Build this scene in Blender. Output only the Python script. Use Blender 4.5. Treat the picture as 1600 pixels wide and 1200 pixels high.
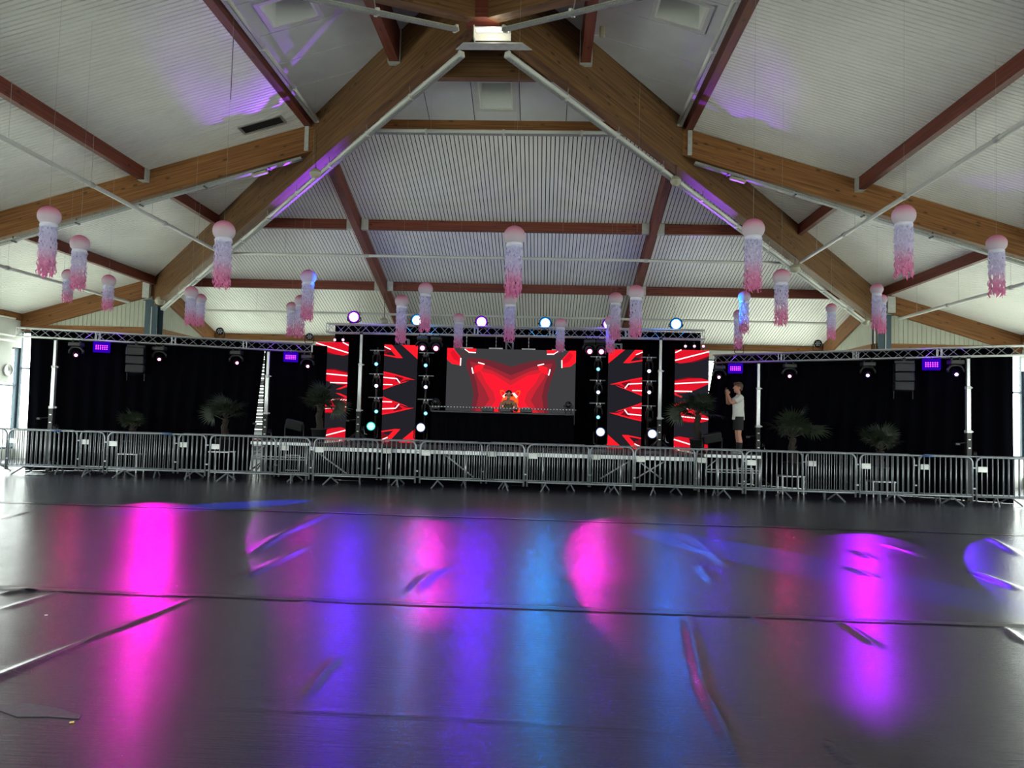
import bpy, bmesh, math, random
from mathutils import Vector, Matrix, noise

for o_ in list(bpy.data.objects):
    bpy.data.objects.remove(o_)
random.seed(7)
SC = bpy.context.scene
COL = SC.collection
PI = math.pi
V = Vector

# ------------------------------------------------------------------ camera
F_PX = 1188.2
CAM = V((1.1894, -12.5186, 1.6))
YAW, PITCH, ROLL = -0.0426, 0.0493, 0.0268
FW = V((math.sin(YAW) * math.cos(PITCH), math.cos(YAW) * math.cos(PITCH), math.sin(PITCH)))
_r = V((math.cos(YAW), -math.sin(YAW), 0))
_u = _r.cross(FW)
RT = _r * math.cos(ROLL) + _u * math.sin(ROLL)
UP = -_r * math.sin(ROLL) + _u * math.cos(ROLL)
cd = bpy.data.cameras.new('camera')
cd.sensor_width = 36.0
cd.lens = F_PX * 36.0 / 1600.0
cd.clip_end = 300
cam = bpy.data.objects.new('camera', cd)
cam.matrix_world = Matrix(((RT.x, UP.x, -FW.x, CAM.x), (RT.y, UP.y, -FW.y, CAM.y), (RT.z, UP.z, -FW.z, CAM.z), (0, 0, 0, 1)))
COL.objects.link(cam)
SC.camera = cam


def ray(x, y):
    return FW + RT * ((x - 800) / F_PX) - UP * ((y - 600) / F_PX)


def at_y(x, y, Y):
    d = ray(x, y)
    return CAM + d * ((Y - CAM.y) / d.y)


def at_z(x, y, Z):
    d = ray(x, y)
    return CAM + d * ((Z - CAM.z) / d.z)


def at_slope(x, y, side):
    """point where the pixel ray meets the left (-1) or right (+1) roof slope"""
    d = ray(x, y)
    t = (9.296 - 0.2942 * side * CAM.x - CAM.z) / (d.z + 0.2942 * side * d.x)
    return CAM + d * t


def at_d(x, y, D):
    return CAM + ray(x, y) * D


SC.cycles.max_bounces = 7
SC.cycles.diffuse_bounces = 4
SC.cycles.glossy_bounces = 3
SC.cycles.transmission_bounces = 2
SC.cycles.transparent_max_bounces = 6
SC.cycles.sample_clamp_indirect = 6.0
# ------------------------------------------------------------------ world, exposure
SC.view_settings.view_transform = 'Standard'
SC.view_settings.look = 'None'
SC.view_settings.gamma = 1.0
SC.view_settings.exposure = 0.0
SC.view_settings.use_curve_mapping = False
DAY = 11.0            # brightness of the overcast sky outside the windows
wd = bpy.data.worlds.new('overcast_sky')
SC.world = wd
wd.use_nodes = True
wn = wd.node_tree
bg = wn.nodes['Background']
bg.inputs[0].default_value = (1.0, 1.0, 0.985, 1)
bg.inputs[1].default_value = DAY


def lin(c):
    c /= 255.0
    return c / 12.92 if c <= 0.04045 else ((c + 0.055) / 1.055) ** 2.4


def S(r, g, b):
    return (lin(r), lin(g), lin(b), 1.0)


# ------------------------------------------------------------------ materials
MATS = {}


def mat(name, col, rough=0.5, metal=0.0, spec=0.5, noise_scale=0, noise_amt=0.0, bump=0.0, bump_scale=40, emit=None, estr=0.0):
    if name in MATS:
        return MATS[name]
    m = bpy.data.materials.new(name)
    m.use_nodes = True
    nt = m.node_tree
    b = nt.nodes['Principled BSDF']
    b.inputs['Base Color'].default_value = col
    b.inputs['Roughness'].default_value = rough
    b.inputs['Metallic'].default_value = metal
    b.inputs['Specular IOR Level'].default_value = spec
    tc = None
    if noise_amt > 0:
        tc = nt.nodes.new('ShaderNodeTexCoord')
        nz = nt.nodes.new('ShaderNodeTexNoise')
        nz.inputs['Scale'].default_value = noise_scale
        nz.inputs['Detail'].default_value = 4
        nt.links.new(tc.outputs['Object'], nz.inputs['Vector'])
        rp = nt.nodes.new('ShaderNodeValToRGB')
        k0, k1 = 1 - noise_amt, 1 + noise_amt
        rp.color_ramp.elements[0].position = 0.3
        rp.color_ramp.elements[1].position = 0.7
        rp.color_ramp.elements[0].color = (col[0] * k0, col[1] * k0, col[2] * k0, 1)
        rp.color_ramp.elements[1].color = (min(1, col[0] * k1), min(1, col[1] * k1), min(1, col[2] * k1), 1)
        nt.links.new(nz.outputs['Fac'], rp.inputs[0])
        nt.links.new(rp.outputs[0], b.inputs['Base Color'])
    if bump > 0:
        tc = tc or nt.nodes.new('ShaderNodeTexCoord')
        nb = nt.nodes.new('ShaderNodeTexNoise')
        nb.inputs['Scale'].default_value = bump_scale
        bp = nt.nodes.new('ShaderNodeBump')
        bp.inputs['Strength'].default_value = bump
        bp.inputs['Distance'].default_value = 0.01
        nt.links.new(tc.outputs['Object'], nb.inputs['Vector'])
        nt.links.new(nb.outputs['Fac'], bp.inputs['Height'])
        nt.links.new(bp.outputs[0], b.inputs['Normal'])
    if emit:
        b.inputs['Emission Color'].default_value = emit
        b.inputs['Emission Strength'].default_value = estr
    MATS[name] = m
    return m


def emis(name, col, s):
    if name in MATS:
        return MATS[name]
    m = bpy.data.materials.new(name)
    m.use_nodes = True
    nt = m.node_tree
    nt.nodes.clear()
    e = nt.nodes.new('ShaderNodeEmission')
    e.inputs[0].default_value = col
    e.inputs[1].default_value = s
    o = nt.nodes.new('ShaderNodeOutputMaterial')
    nt.links.new(e.outputs[0], o.inputs[0])
    MATS[name] = m
    return m


def wood(name, c_dark, c_mid, c_light, rough=0.55):
    """glued laminated timber: lamellae stacked along local Z, grain along local X, scattered knots"""
    m = bpy.data.materials.new(name)
    m.use_nodes = True
    nt = m.node_tree
    L = nt.links
    b = nt.nodes['Principled BSDF']
    b.inputs['Roughness'].default_value = rough
    b.inputs['Specular IOR Level'].default_value = 0.35
    tc = nt.nodes.new('ShaderNodeTexCoord')
    mp = nt.nodes.new('ShaderNodeMapping')
    mp.inputs['Scale'].default_value = (0.55, 7, 22)
    L.new(tc.outputs['Object'], mp.inputs[0])
    n1 = nt.nodes.new('ShaderNodeTexNoise')
    n1.inputs['Scale'].default_value = 1.6
    n1.inputs['Detail'].default_value = 6
    L.new(mp.outputs[0], n1.inputs['Vector'])
    rp = nt.nodes.new('ShaderNodeValToRGB')
    e = rp.color_ramp.elements
    e[0].position, e[0].color = 0.28, c_dark
    e[1].position, e[1].color = 0.72, c_light
    k = e.new(0.5)
    k.color = c_mid
    L.new(n1.outputs['Fac'], rp.inputs[0])
    # lamella joints
    sx = nt.nodes.new('ShaderNodeSeparateXYZ')
    L.new(tc.outputs['Object'], sx.inputs[0])
    md = nt.nodes.new('ShaderNodeMath')
    md.operation = 'MULTIPLY'
    md.inputs[1].default_value = 1 / 0.09
    L.new(sx.outputs['Z'], md.inputs[0])
    fr = nt.nodes.new('ShaderNodeMath')
    fr.operation = 'FRACT'
    L.new(md.outputs[0], fr.inputs[0])
    lt = nt.nodes.new('ShaderNodeMath')
    lt.operation = 'LESS_THAN'
    lt.inputs[1].default_value = 0.07
    L.new(fr.outputs[0], lt.inputs[0])
    # knots
    mk = nt.nodes.new('ShaderNodeMapping')
    mk.inputs['Scale'].default_value = (2.6, 6, 6)
    L.new(tc.outputs['Object'], mk.inputs[0])
    vo = nt.nodes.new('ShaderNodeTexVoronoi')
    vo.inputs['Scale'].default_value = 1.0
    L.new(mk.outputs[0], vo.inputs['Vector'])
    kt = nt.nodes.new('ShaderNodeValToRGB')
    kt.color_ramp.elements[0].position = 0.09
    kt.color_ramp.elements[0].color = (1, 1, 1, 1)
    kt.color_ramp.elements[1].position = 0.2
    kt.color_ramp.elements[1].color = (0, 0, 0, 1)
    L.new(vo.outputs['Distance'], kt.inputs[0])
    ad = nt.nodes.new('ShaderNodeMath')
    ad.operation = 'MULTIPLY_ADD'
    ad.inputs[1].default_value = 0.3
    L.new(lt.outputs[0], ad.inputs[0])
    km = nt.nodes.new('ShaderNodeMath')
    km.operation = 'MULTIPLY'
    km.inputs[1].default_value = 0.75
    L.new(kt.outputs[0], km.inputs[0])
    L.new(km.outputs[0], ad.inputs[2])
    mx = nt.nodes.new('ShaderNodeMix')
    mx.data_type = 'RGBA'
    L.new(ad.outputs[0], mx.inputs[0])
    L.new(rp.outputs[0], mx.inputs[6])
    mx.inputs[7].default_value = tuple(x * 0.35 for x in c_dark[:3]) + (1,)
    L.new(mx.outputs[2], b.inputs['Base Color'])
    MATS[name] = m
    return m


W_GLU = wood('glulam_spruce', S(96, 58, 28), S(132, 86, 46), S(152, 106, 62))
W_HIP = wood('glulam_weathered', S(80, 54, 32), S(110, 78, 48), S(130, 96, 62))
W_RED = wood('stained_timber', S(86, 38, 29), S(112, 53, 40), S(126, 66, 49))
M_WHITE = mat('white_painted_steel', S(212, 212, 208), 0.35)
M_TRAY = mat('perforated_tray', S(150, 152, 150), 0.5, 0.3, noise_scale=60, noise_amt=0.3)
M_SLAT = mat('ceiling_slat_lacquer', S(238, 236, 232), 0.42, noise_scale=1.2, noise_amt=0.04)
M_BACK = mat('black_felt', S(7, 7, 8), 0.95)
M_PANEL = mat('ceiling_board', S(226, 227, 232), 0.6, noise_scale=2, noise_amt=0.05)
M_SHAFT = mat('skylight_shaft_board', S(236, 238, 234), 0.6)
M_CLAD = mat('clad_board', S(176, 178, 164), 0.5, noise_scale=3, noise_amt=0.05)
M_WALL = mat('plaster_white', S(212, 214, 208), 0.8, noise_scale=2, noise_amt=0.04)
M_BLUE = mat('blue_grey_steel', S(62, 82, 96), 0.45, 0.1)
M_IVORY = mat('ivory_plastic', S(172, 166, 144), 0.35)
M_ALU = mat('aluminium', S(184, 186, 188), 0.34, 0.75)
M_GALV = mat('galvanised_steel', S(132, 137, 142), 0.42, 0.5, noise_scale=14, noise_amt=0.18)
M_GALVD = mat('galvanised_plate', S(190, 192, 190), 0.5, 0.3, noise_scale=10, noise_amt=0.12)
M_BLACK = mat('black_plastic', S(13, 13, 16), 0.42)
M_BLACKM = mat('black_steel', S(18, 18, 20), 0.5, 0.2)
M_DGREY = mat('dark_grey_casing', S(19, 19, 22), 0.5)
M_VELVET = mat('black_stage_molton', S(4, 4, 9), 1.0, spec=0.05)
M_DECK = mat('black_stage_ply', S(24, 22, 22), 0.6)
M_BLUETAPE = mat('blue_tape', S(40, 78, 120), 0.5)
M_RUBBER = mat('rubber', S(20, 20, 20), 0.8)
M_GROUND = mat('bounce_pale_ground', S(186, 188, 174), 0.9, noise_scale=0.5, noise_amt=0.15)  # ground set pale so daylight bounces up onto the ceiling
M_CABLE = mat('black_cable', S(25, 25, 25), 0.6)
M_RED = mat('red_plastic', S(150, 26, 34), 0.5)


def m_floor():
    m = bpy.data.materials.new('grey_pvc_sheet')
    m.use_nodes = True
    nt = m.node_tree
    L = nt.links
    b = nt.nodes['Principled BSDF']
    tc = nt.nodes.new('ShaderNodeTexCoord')
    n = nt.nodes.new('ShaderNodeTexNoise')
    n.inputs['Scale'].default_value = 0.8
    n.inputs['Detail'].default_value = 8
    n.inputs['Roughness'].default_value = 0.65
    L.new(tc.outputs['Object'], n.inputs['Vector'])
    r = nt.nodes.new('ShaderNodeValToRGB')
    r.color_ramp.elements[0].position, r.color_ramp.elements[0].color = 0.3, S(40, 38, 48)
    r.color_ramp.elements[1].position, r.color_ramp.elements[1].color = 0.7, S(52, 50, 62)
    L.new(n.outputs['Fac'], r.inputs[0])
    # dark scuffed tape patch and specks with outlines of their own
    vs = nt.nodes.new('ShaderNodeTexNoise')
    vs.inputs['Scale'].default_value = 3.1
    vs.inputs['Detail'].default_value = 3
    L.new(tc.outputs['Object'], vs.inputs['Vector'])
    rs = nt.nodes.new('ShaderNodeValToRGB')
    rs.color_ramp.elements[0].position, rs.color_ramp.elements[0].color = 0.66, (0, 0, 0, 1)
    rs.color_ramp.elements[1].position, rs.color_ramp.elements[1].color = 0.8, (0.35, 0.35, 0.35, 1)
    L.new(vs.outputs['Fac'], rs.inputs[0])
    mx = nt.nodes.new('ShaderNodeMix')
    mx.data_type = 'RGBA'
    L.new(rs.outputs[0], mx.inputs[0])
    L.new(r.outputs[0], mx.inputs[6])
    mx.inputs[7].default_value = S(40, 40, 44)
    L.new(mx.outputs[2], b.inputs['Base Color'])
    b.inputs['Roughness'].default_value = 0.27
    b.inputs['Specular IOR Level'].default_value = 0.35
    b.inputs['Coat Weight'].default_value = 0.25
    b.inputs['Coat Roughness'].default_value = 0.15
    b.inputs['Coat IOR'].default_value = 1.45
    # fine calendered grain plus soft waviness
    mp = nt.nodes.new('ShaderNodeMapping')
    mp.inputs['Scale'].default_value = (2.2, 30, 1)
    L.new(tc.outputs['Object'], mp.inputs[0])
    nb = nt.nodes.new('ShaderNodeTexNoise')
    nb.inputs['Scale'].default_value = 1.6
    nb.inputs['Detail'].default_value = 5
    nb.inputs['Roughness'].default_value = 0.6
    L.new(mp.outputs[0], nb.inputs['Vector'])
    bp = nt.nodes.new('ShaderNodeBump')
    bp.inputs['Strength'].default_value = 0.42
    bp.inputs['Distance'].default_value = 0.008
    L.new(nb.outputs['Fac'], bp.inputs['Height'])
    L.new(bp.outputs[0], b.inputs['Normal'])
    bc = nt.nodes.new('ShaderNodeBump')
    bc.inputs['Strength'].default_value = 0.28
    bc.inputs['Distance'].default_value = 0.008
    L.new(nb.outputs['Fac'], bc.inputs['Height'])
    L.new(bc.outputs[0], b.inputs['Coat Normal'])
    return m


M_FLOOR = m_floor()


def m_glass():
    m = bpy.data.materials.new('window_glass')
    m.use_nodes = True
    nt = m.node_tree
    nt.nodes.clear()
    t = nt.nodes.new('ShaderNodeBsdfTransparent')
    t.inputs[0].default_value = (0.93, 0.97, 0.95, 1)
    g = nt.nodes.new('ShaderNodeBsdfGlossy')
    g.inputs['Roughness'].default_value = 0.02
    mx = nt.nodes.new('ShaderNodeMixShader')
    mx.inputs[0].default_value = 0.06
    o = nt.nodes.new('ShaderNodeOutputMaterial')
    nt.links.new(t.outputs[0], mx.inputs[1])
    nt.links.new(g.outputs[0], mx.inputs[2])
    nt.links.new(mx.outputs[0], o.inputs[0])
    return m


M_GLASS = m_glass()


def m_gradient(name, stops, zmin, zmax, rough=0.7, trans=0.25):
    """paper dyed from top to bottom (object Z)"""
    m = bpy.data.materials.new(name)
    m.use_nodes = True
    nt = m.node_tree
    L = nt.links
    b = nt.nodes['Principled BSDF']
    b.inputs['Roughness'].default_value = rough
    b.inputs['Specular IOR Level'].default_value = 0.2
    tc = nt.nodes.new('ShaderNodeTexCoord')
    sx = nt.nodes.new('ShaderNodeSeparateXYZ')
    L.new(tc.outputs['Object'], sx.inputs[0])
    mr = nt.nodes.new('ShaderNodeMapRange')
    mr.inputs['From Min'].default_value = zmin
    mr.inputs['From Max'].default_value = zmax
    L.new(sx.outputs['Z'], mr.inputs['Value'])
    rp = nt.nodes.new('ShaderNodeValToRGB')
    e = rp.color_ramp.elements
    e[0].position, e[0].color = stops[0]
    e[1].position, e[1].color = stops[-1]
    for p, c in stops[1:-1]:
        k = e.new(p)
        k.color = c
    L.new(mr.outputs[0], rp.inputs[0])
    L.new(rp.outputs[0], b.inputs['Base Color'])
    tr = nt.nodes.new('ShaderNodeBsdfTranslucent')
    L.new(rp.outputs[0], tr.inputs[0])
    mx = nt.nodes.new('ShaderNodeMixShader')
    mx.inputs[0].default_value = trans
    L.new(b.outputs[0], mx.inputs[1])
    L.new(tr.outputs[0], mx.inputs[2])
    L.new(mx.outputs[0], nt.nodes['Material Output'].inputs[0])
    return m


# ------------------------------------------------------------------ mesh building
class MB:
    def __init__(s, smooth=False):
        s.v, s.f, s.smooth = [], [], smooth

    def add(s, vs, fs):
        k = len(s.v)
        s.v += [tuple(v) for v in vs]
        s.f += [tuple(i + k for i in f) for f in fs]
        return s

    def box(s, c, d, m=None):
        x, y, z = d[0] / 2, d[1] / 2, d[2] / 2
        vs = [V((a, b, e)) for a in (-x, x) for b in (-y, y) for e in (-z, z)]
        if m is not None:
            vs = [m @ v for v in vs]
        vs = [v + V(c) for v in vs]
        return s.add(vs, [(0, 1, 3, 2), (4, 6, 7, 5), (0, 4, 5, 1), (2, 3, 7, 6), (0, 2, 6, 4), (1, 5, 7, 3)])

    def bbox(s, c, d, b=0.01, m=None):
        """box with chamfered vertical and horizontal edges (rounded look)"""
        x, y, z = d[0] / 2, d[1] / 2, d[2] / 2
        b = min(b, x * .9, y * .9, z * .9)
        bm = bmesh.new()
        bmesh.ops.create_cube(bm, size=1)
        for v in bm.verts:
            v.co = V((v.co.x * 2 * x, v.co.y * 2 * y, v.co.z * 2 * z))
        bmesh.ops.bevel(bm, geom=bm.edges[:], offset=b, segments=1, affect='EDGES', profile=0.5)
        bm.verts.index_update()
        vs = [(m @ v.co if m is not None else v.co) + V(c) for v in bm.verts]
        fs = [[v.index for v in f.verts] for f in bm.faces]
        bm.free()
        return s.add(vs, fs)

    def tube(s, pts, r, n=8, closed=False, caps=True):
        pts = [V(p) for p in pts]
        N = len(pts)
        rr = r if isinstance(r, (list, tuple)) else [r] * N
        rings = []
        t0 = (pts[1] - pts[0]).normalized()
        up = V((0, 0, 1)) if abs(t0.z) < 0.9 else V((1, 0, 0))
        nrm = t0.cross(up).normalized()
        for i, p in enumerate(pts):
            if closed:
                t = (pts[(i + 1) % N] - pts[i - 1]).normalized()
            elif i == 0:
                t = t0
            elif i == N - 1:
                t = (pts[-1] - pts[-2]).normalized()
            else:
                t = ((pts[i + 1] - p).normalized() + (p - pts[i - 1]).normalized()).normalized()
            nrm = (nrm - t * nrm.dot(t)).normalized()
            bn = t.cross(nrm)
            rings.append([p + (nrm * math.cos(2 * PI * k / n) + bn * math.sin(2 * PI * k / n)) * rr[i] for k in range(n)])
        vs = [v for g in rings for v in g]
        fs = []
        for i in range(N if closed else N - 1):
            j = (i + 1) % N
            for k in range(n):
                fs.append((i * n + k, i * n + (k + 1) % n, j * n + (k + 1) % n, j * n + k))
        if caps and not closed:
            fs.append(tuple(range(n))[::-1])
            fs.append(tuple((N - 1) * n + k for k in range(n)))
        return s.add(vs, fs)

    def lathe(s, prof, n=16, c=(0, 0, 0), m=None):
        """profile [(r, z)] around local Z"""
        vs, fs = [], []
        for r, z in prof:
            for k in range(n):
                a = 2 * PI * k / n
                v = V((r * math.cos(a), r * math.sin(a), z))
                if m is not None:
                    v = m @ v
                vs.append(v + V(c))
        for i in range(len(prof) - 1):
            for k in range(n):
                fs.append((i * n + k, i * n + (k + 1) % n, (i + 1) * n + (k + 1) % n, (i + 1) * n + k))
        if prof[0][0] > 1e-4:
            fs.append(tuple(range(n))[::-1])
        if prof[-1][0] > 1e-4:
            fs.append(tuple((len(prof) - 1) * n + k for k in range(n)))
        return s.add(vs, fs)

    def ball(s, c, r, n=12, m=None):
        k = max(4, n // 2)
        prof = [(math.sin(PI * i / k), -math.cos(PI * i / k)) for i in range(k + 1)]
        prof[0] = (1e-5, -1)
        prof[-1] = (1e-5, 1)
        rx, ry, rz = r if isinstance(r, (list, tuple)) else (r, r, r)
        sm = Matrix.Diagonal((rx, ry, rz))
        return s.lathe(prof, n, c, (m @ sm) if m is not None else sm)

    def prism(s, poly, z0, z1, m=None, c=(0, 0, 0)):
        n = len(poly)
        vs = [V((p[0], p[1], z0)) for p in poly] + [V((p[0], p[1], z1)) for p in poly]
        if m is not None:
            vs = [m @ v for v in vs]
        vs = [v + V(c) for v in vs]
        fs = [tuple(range(n))[::-1], tuple(range(n, 2 * n))] + [(i, (i + 1) % n, n + (i + 1) % n, n + i) for i in range(n)]
        return s.add(vs, fs)

    def mesh(s, name, m):
        me = bpy.data.meshes.new(name)
        me.from_pydata(s.v, [], s.f)
        if m:
            for q in (m if isinstance(m, (list, tuple)) else [m]):
                me.materials.append(q)
        if s.smooth:
            me.polygons.foreach_set('use_smooth', [True] * len(me.polygons))
        bm = bmesh.new()
        bm.from_mesh(me)
        bmesh.ops.recalc_face_normals(bm, faces=bm.faces[:])
        bm.to_mesh(me)
        bm.free()
        me.update()
        return me

    def build(s, name, m, parent=None, loc=None, rot=None):
        return link(name, s.mesh(name, m), parent, loc, rot)


def link(name, me, parent=None, loc=None, rot=None):
    o = bpy.data.objects.new(name, me)
    COL.objects.link(o)
    if parent:
        o.parent = parent
    if loc is not None:
        o.location = loc
    if rot is not None:
        o.rotation_euler = rot
    return o


def tag(o, label, cat, group=None):
    o['label'] = label
    o['category'] = cat
    if group:
        o['group'] = group
    return o


def thing(name, label, cat, loc=(0, 0, 0), rz=0.0, group=None):
    o = bpy.data.objects.new(name, None)
    COL.objects.link(o)
    o.location = loc
    o.rotation_euler = (0, 0, rz)
    o.empty_display_size = 0.2
    return tag(o, label, cat, group)


def struct(o, label=None, cat=None):
    o['kind'] = 'structure'
    if label:
        o['label'] = label
    if cat:
        o['category'] = cat
    return o


def copy_tree(o, parent=None):
    c = o.copy()
    COL.objects.link(c)
    c.parent = parent
    for ch in [k for k in o.children]:
        copy_tree(ch, c)
    return c


def beam_obj(name, p, q, w, d, m, parent=None, up=(0, 0, 1), ext=0.0):
    """box whose TOP centre line runs p-q, local X along it, w wide, d deep"""
    p, q = V(p), V(q)
    x = (q - p).normalized()
    y = V(up).cross(x).normalized()
    z = x.cross(y)
    ln = (q - p).length + 2 * ext
    mb = MB()
    mb.box((ln / 2 - ext, 0, -d / 2), (ln, w, d))
    o = mb.build(name, m)
    M = Matrix(((x.x, y.x, z.x, p.x), (x.y, y.y, z.y, p.y), (x.z, y.z, z.z, p.z), (0, 0, 0, 1)))
    o.matrix_world = M
    return o


def frame_of(p, q, up=(0, 0, 1)):
    p, q = V(p), V(q)
    x = (q - p).normalized()
    y = V(up).cross(x).normalized()
    z = x.cross(y)
    return Matrix(((x.x, y.x, z.x, p.x), (x.y, y.y, z.y, p.y), (x.z, y.z, z.z, p.z), (0, 0, 0, 1)))


SPOTK = 0.2


def spot(name, loc, target, col, energy, angle, blend=0.15, radius=0.06, parent=None):
    ld = bpy.data.lights.new(name, 'SPOT')
    ld.color = col[:3]
    ld.energy = energy * SPOTK
    ld.spot_size = math.radians(angle)
    ld.spot_blend = blend
    ld.shadow_soft_size = radius
    o = bpy.data.objects.new(name, ld)
    COL.objects.link(o)
    o.location = loc
    o.rotation_euler = (V(target) - V(loc)).to_track_quat('-Z', 'Y').to_euler()
    return o


# ------------------------------------------------------------------ roof shape
ZA, TP = 9.296, 0.2942
RA, RC, RB, RE = 4.0, 7.83, 11.4, 15.9
RAI, RAO = 4.12, 4.28
RU = 1.82


def zc(r, d=0.0):
    return ZA - TP * r + d


def face_pt(k, s, r, d=0.0):
    z = zc(r, d)
    return V([(s, r, z), (-r, s, z), (-s, -r, z), (r, -s, z)][k])


def clip(poly, fn):
    out = []
    for i in range(len(poly)):
        a, b = poly[i], poly[(i + 1) % len(poly)]
        fa, fb = fn(a), fn(b)
        if fa >= 0:
            out.append(a)
        if (fa >= 0) != (fb >= 0):
            t = fa / (fa - fb)
            out.append((a[0] + (b[0] - a[0]) * t, a[1] + (b[1] - a[1]) * t))
    return out


def face_poly(s0, s1, r0, r1, hip=True):
    p = [(s0, r0), (s1, r0), (s1, r1), (s0, r1)]
    if hip:
        p = clip(p, lambda q: q[1] - q[0])
        p = clip(p, lambda q: q[1] + q[0]) if p else p
    return p


def slab(mb, k, poly, d0, d1):
    n = len(poly)
    vs = [face_pt(k, s, r, d0) for s, r in poly] + [face_pt(k, s, r, d1) for s, r in poly]
    fs = [tuple(range(n)), tuple(range(n, 2 * n))[::-1]] + [(i, n + i, n + (i + 1) % n, (i + 1) % n) for i in range(n)]
    mb.add(vs, fs)


# ------------------------------------------------------------------ FLOOR
ground = MB()
ground.box((0, 0, -0.35), (160, 160, 0.3))
struct(ground.build('outside_ground', M_GROUND), 'ground outside the hall windows, made pale to bounce daylight up', 'ground')
flo = MB()
flo.box((0, 0, -0.11), (2 * RE + .3, 2 * RB, 0.14))
flo.box((0, -(RB + RE) / 2, -0.11), (2 * RB, RE - RB, 0.14))
flo.box((0, (RB + RE) / 2, -0.11), (2 * RB, RE - RB, 0.14))
floor = struct(flo.build('floor', mat('concrete', S(96, 96, 98), 0.8)), 'grey protective sheeting covering the hall floor', 'floor')

SEAMS = [0.1, -5.86]
FOLD = []


def fold(px, amp, w):
    pts = [at_z(x, y, 0) for x, y in px]
    FOLD.append(([(p.x, p.y) for p in pts], amp * (.8 if amp > .021 else 1.5 if w > .04 and amp > .012 else 1.1), w * .8))


fold([(-60, 1085), (0, 1060), (140, 1003), (300, 937)], 0.022, 0.05)
fold([(1072, 962), (1082, 1000), (1100, 1080), (1130, 1140), (1165, 1210)], 0.024, 0.055)
fold([(380, 872), (440, 836), (520, 800)], 0.02, 0.07)
fold([(370, 908), (420, 885), (482, 852)], 0.016, 0.06)
fold([(640, 930), (668, 903), (700, 885)], 0.018, 0.06)
fold([(1082, 838), (1120, 872), (1140, 888)], 0.016, 0.06)
fold([(1092, 882), (1118, 914)], 0.014, 0.05)
fold([(1048, 842), (1110, 868)], 0.013, 0.06)
fold([(1335, 860), (1368, 876)], 0.014, 0.05)
fold([(1322, 886), (1370, 904)], 0.015, 0.05)
fold([(1380, 850), (1450, 872)], 0.013, 0.05)
fold([(1510, 890), (1600, 925)], 0.018, 0.06)
fold([(1540, 838), (1600, 872)], 0.014, 0.06)
fold([(1312, 972), (1372, 1014)], 0.016, 0.035)
fold([(530, 1026), (500, 1060), (476, 1096)], 0.010, 0.035)
fold([(1284, 1156), (1340, 1204)], 0.014, 0.03)
fold([(600, 798), (640, 780)], 0.012, 0.07)
fold([(1566, 980), (1606, 1010)], 0.014, 0.04)
fold([(0, 812), (40, 800)], 0.012, 0.06)
fold([(0, 930), (60, 922)], 0.014, 0.05)
fold([(0, 955), (100, 925)], 0.010, 0.05)
fold([(320, 1107), (700, 1124), (1095, 1150)], 0.004, 0.03)
fold([(1170, 962), (1200, 985)], 0.010, 0.035)
fold([(470, 945), (520, 930)], 0.008, 0.05)


def seg_h(x, y):
    h = 0.0
    for pts, amp, w in FOLD:
        best = 1e9
        bt = 0
        n = len(pts) - 1
        for i in range(n):
            ax, ay = pts[i]
            bx, by = pts[i + 1]
            if min(ax, bx) - 4 * w > x or max(ax, bx) + 4 * w < x or min(ay, by) - 4 * w > y or max(ay, by) + 4 * w < y:
                continue
            dx, dy = bx - ax, by - ay
            t = max(0, min(1, ((x - ax) * dx + (y - ay) * dy) / (dx * dx + dy * dy)))
            d = math.hypot(x - ax - t * dx, y - ay - t * dy)
            if d < best:
                best, bt = d, (i + t) / n
        if best < 4 * w:
            h += amp * math.exp(-(best / w) ** 2) * min(1, 4 * bt + .15, 4 * (1 - bt) + .15)
    return h


def floor_h(x, y):
    h = 0.006 * (noise.noise(V((x * 0.7, y * 0.9, 0.3))) + 0.35 * noise.noise(V((x * 2.3, y * 3.1, 1.7))))
    for ys in SEAMS:
        d = y - ys
        if abs(d) < 0.4:
            k = 0.6 + 0.5 * noise.noise(V((x * 1.3, ys, 5)))
            h += 0.014 * k * math.exp(-(d / 0.045) ** 2) + 0.008 * max(0, noise.noise(V((x * 2.6, ys, 9)))) * math.exp(-(d / 0.13) ** 2)
    return h + seg_h(x, y)


def sheet(x0, x1, y0, y1, step, z0, lift_edge=None):
    nx = max(2, int((x1 - x0) / step) + 1)
    ny = max(2, int((y1 - y0) / step) + 1)
    vs = []
    for j in range(ny):
        y = y0 + (y1 - y0) * j / (ny - 1)
        for i in range(nx):
            x = x0 + (x1 - x0) * i / (nx - 1)
            vs.append((x, y, z0 + floor_h(x, y)))
    fs = [(j * nx + i, j * nx + i + 1, (j + 1) * nx + i + 1, (j + 1) * nx + i) for j in range(ny - 1) for i in range(nx - 1)]
    me = bpy.data.meshes.new('floor_sheet')
    me.from_pydata(vs, [], fs)
    me.materials.append(M_FLOOR)
    me.polygons.foreach_set('use_smooth', [True] * len(fs))
    o = link('floor_sheet', me, floor)
    return o


# strips of sheeting laid side to side; each overlaps the next by a few centimetres
sheet(-15.8, 15.8, 0.06, 11.3, 0.10, 0.0)
sheet(-15.8, -2.0, -5.90, 0.12, 0.055, 0.004)
sheet(-2.0, 2.6, -5.90, 0.12, 0.05, 0.004)
sheet(2.6, 15.8, -5.90, 0.12, 0.055, 0.004)
sheet(-6.2, -1.9, -9.6, -5.82, 0.03, 0.008)
sheet(-1.9, 2.2, -9.6, -5.82, 0.025, 0.008)
sheet(2.2, 7.2, -9.6, -5.82, 0.03, 0.008)
sheet(-11.3, 11.3, -15.7, -9.6, 0.3, 0.008)
sheet(-15.8, -6.2, -11.3, -5.82, 0.3, 0.008)
sheet(7.2, 15.8, -11.3, -5.82, 0.3, 0.008)

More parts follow.
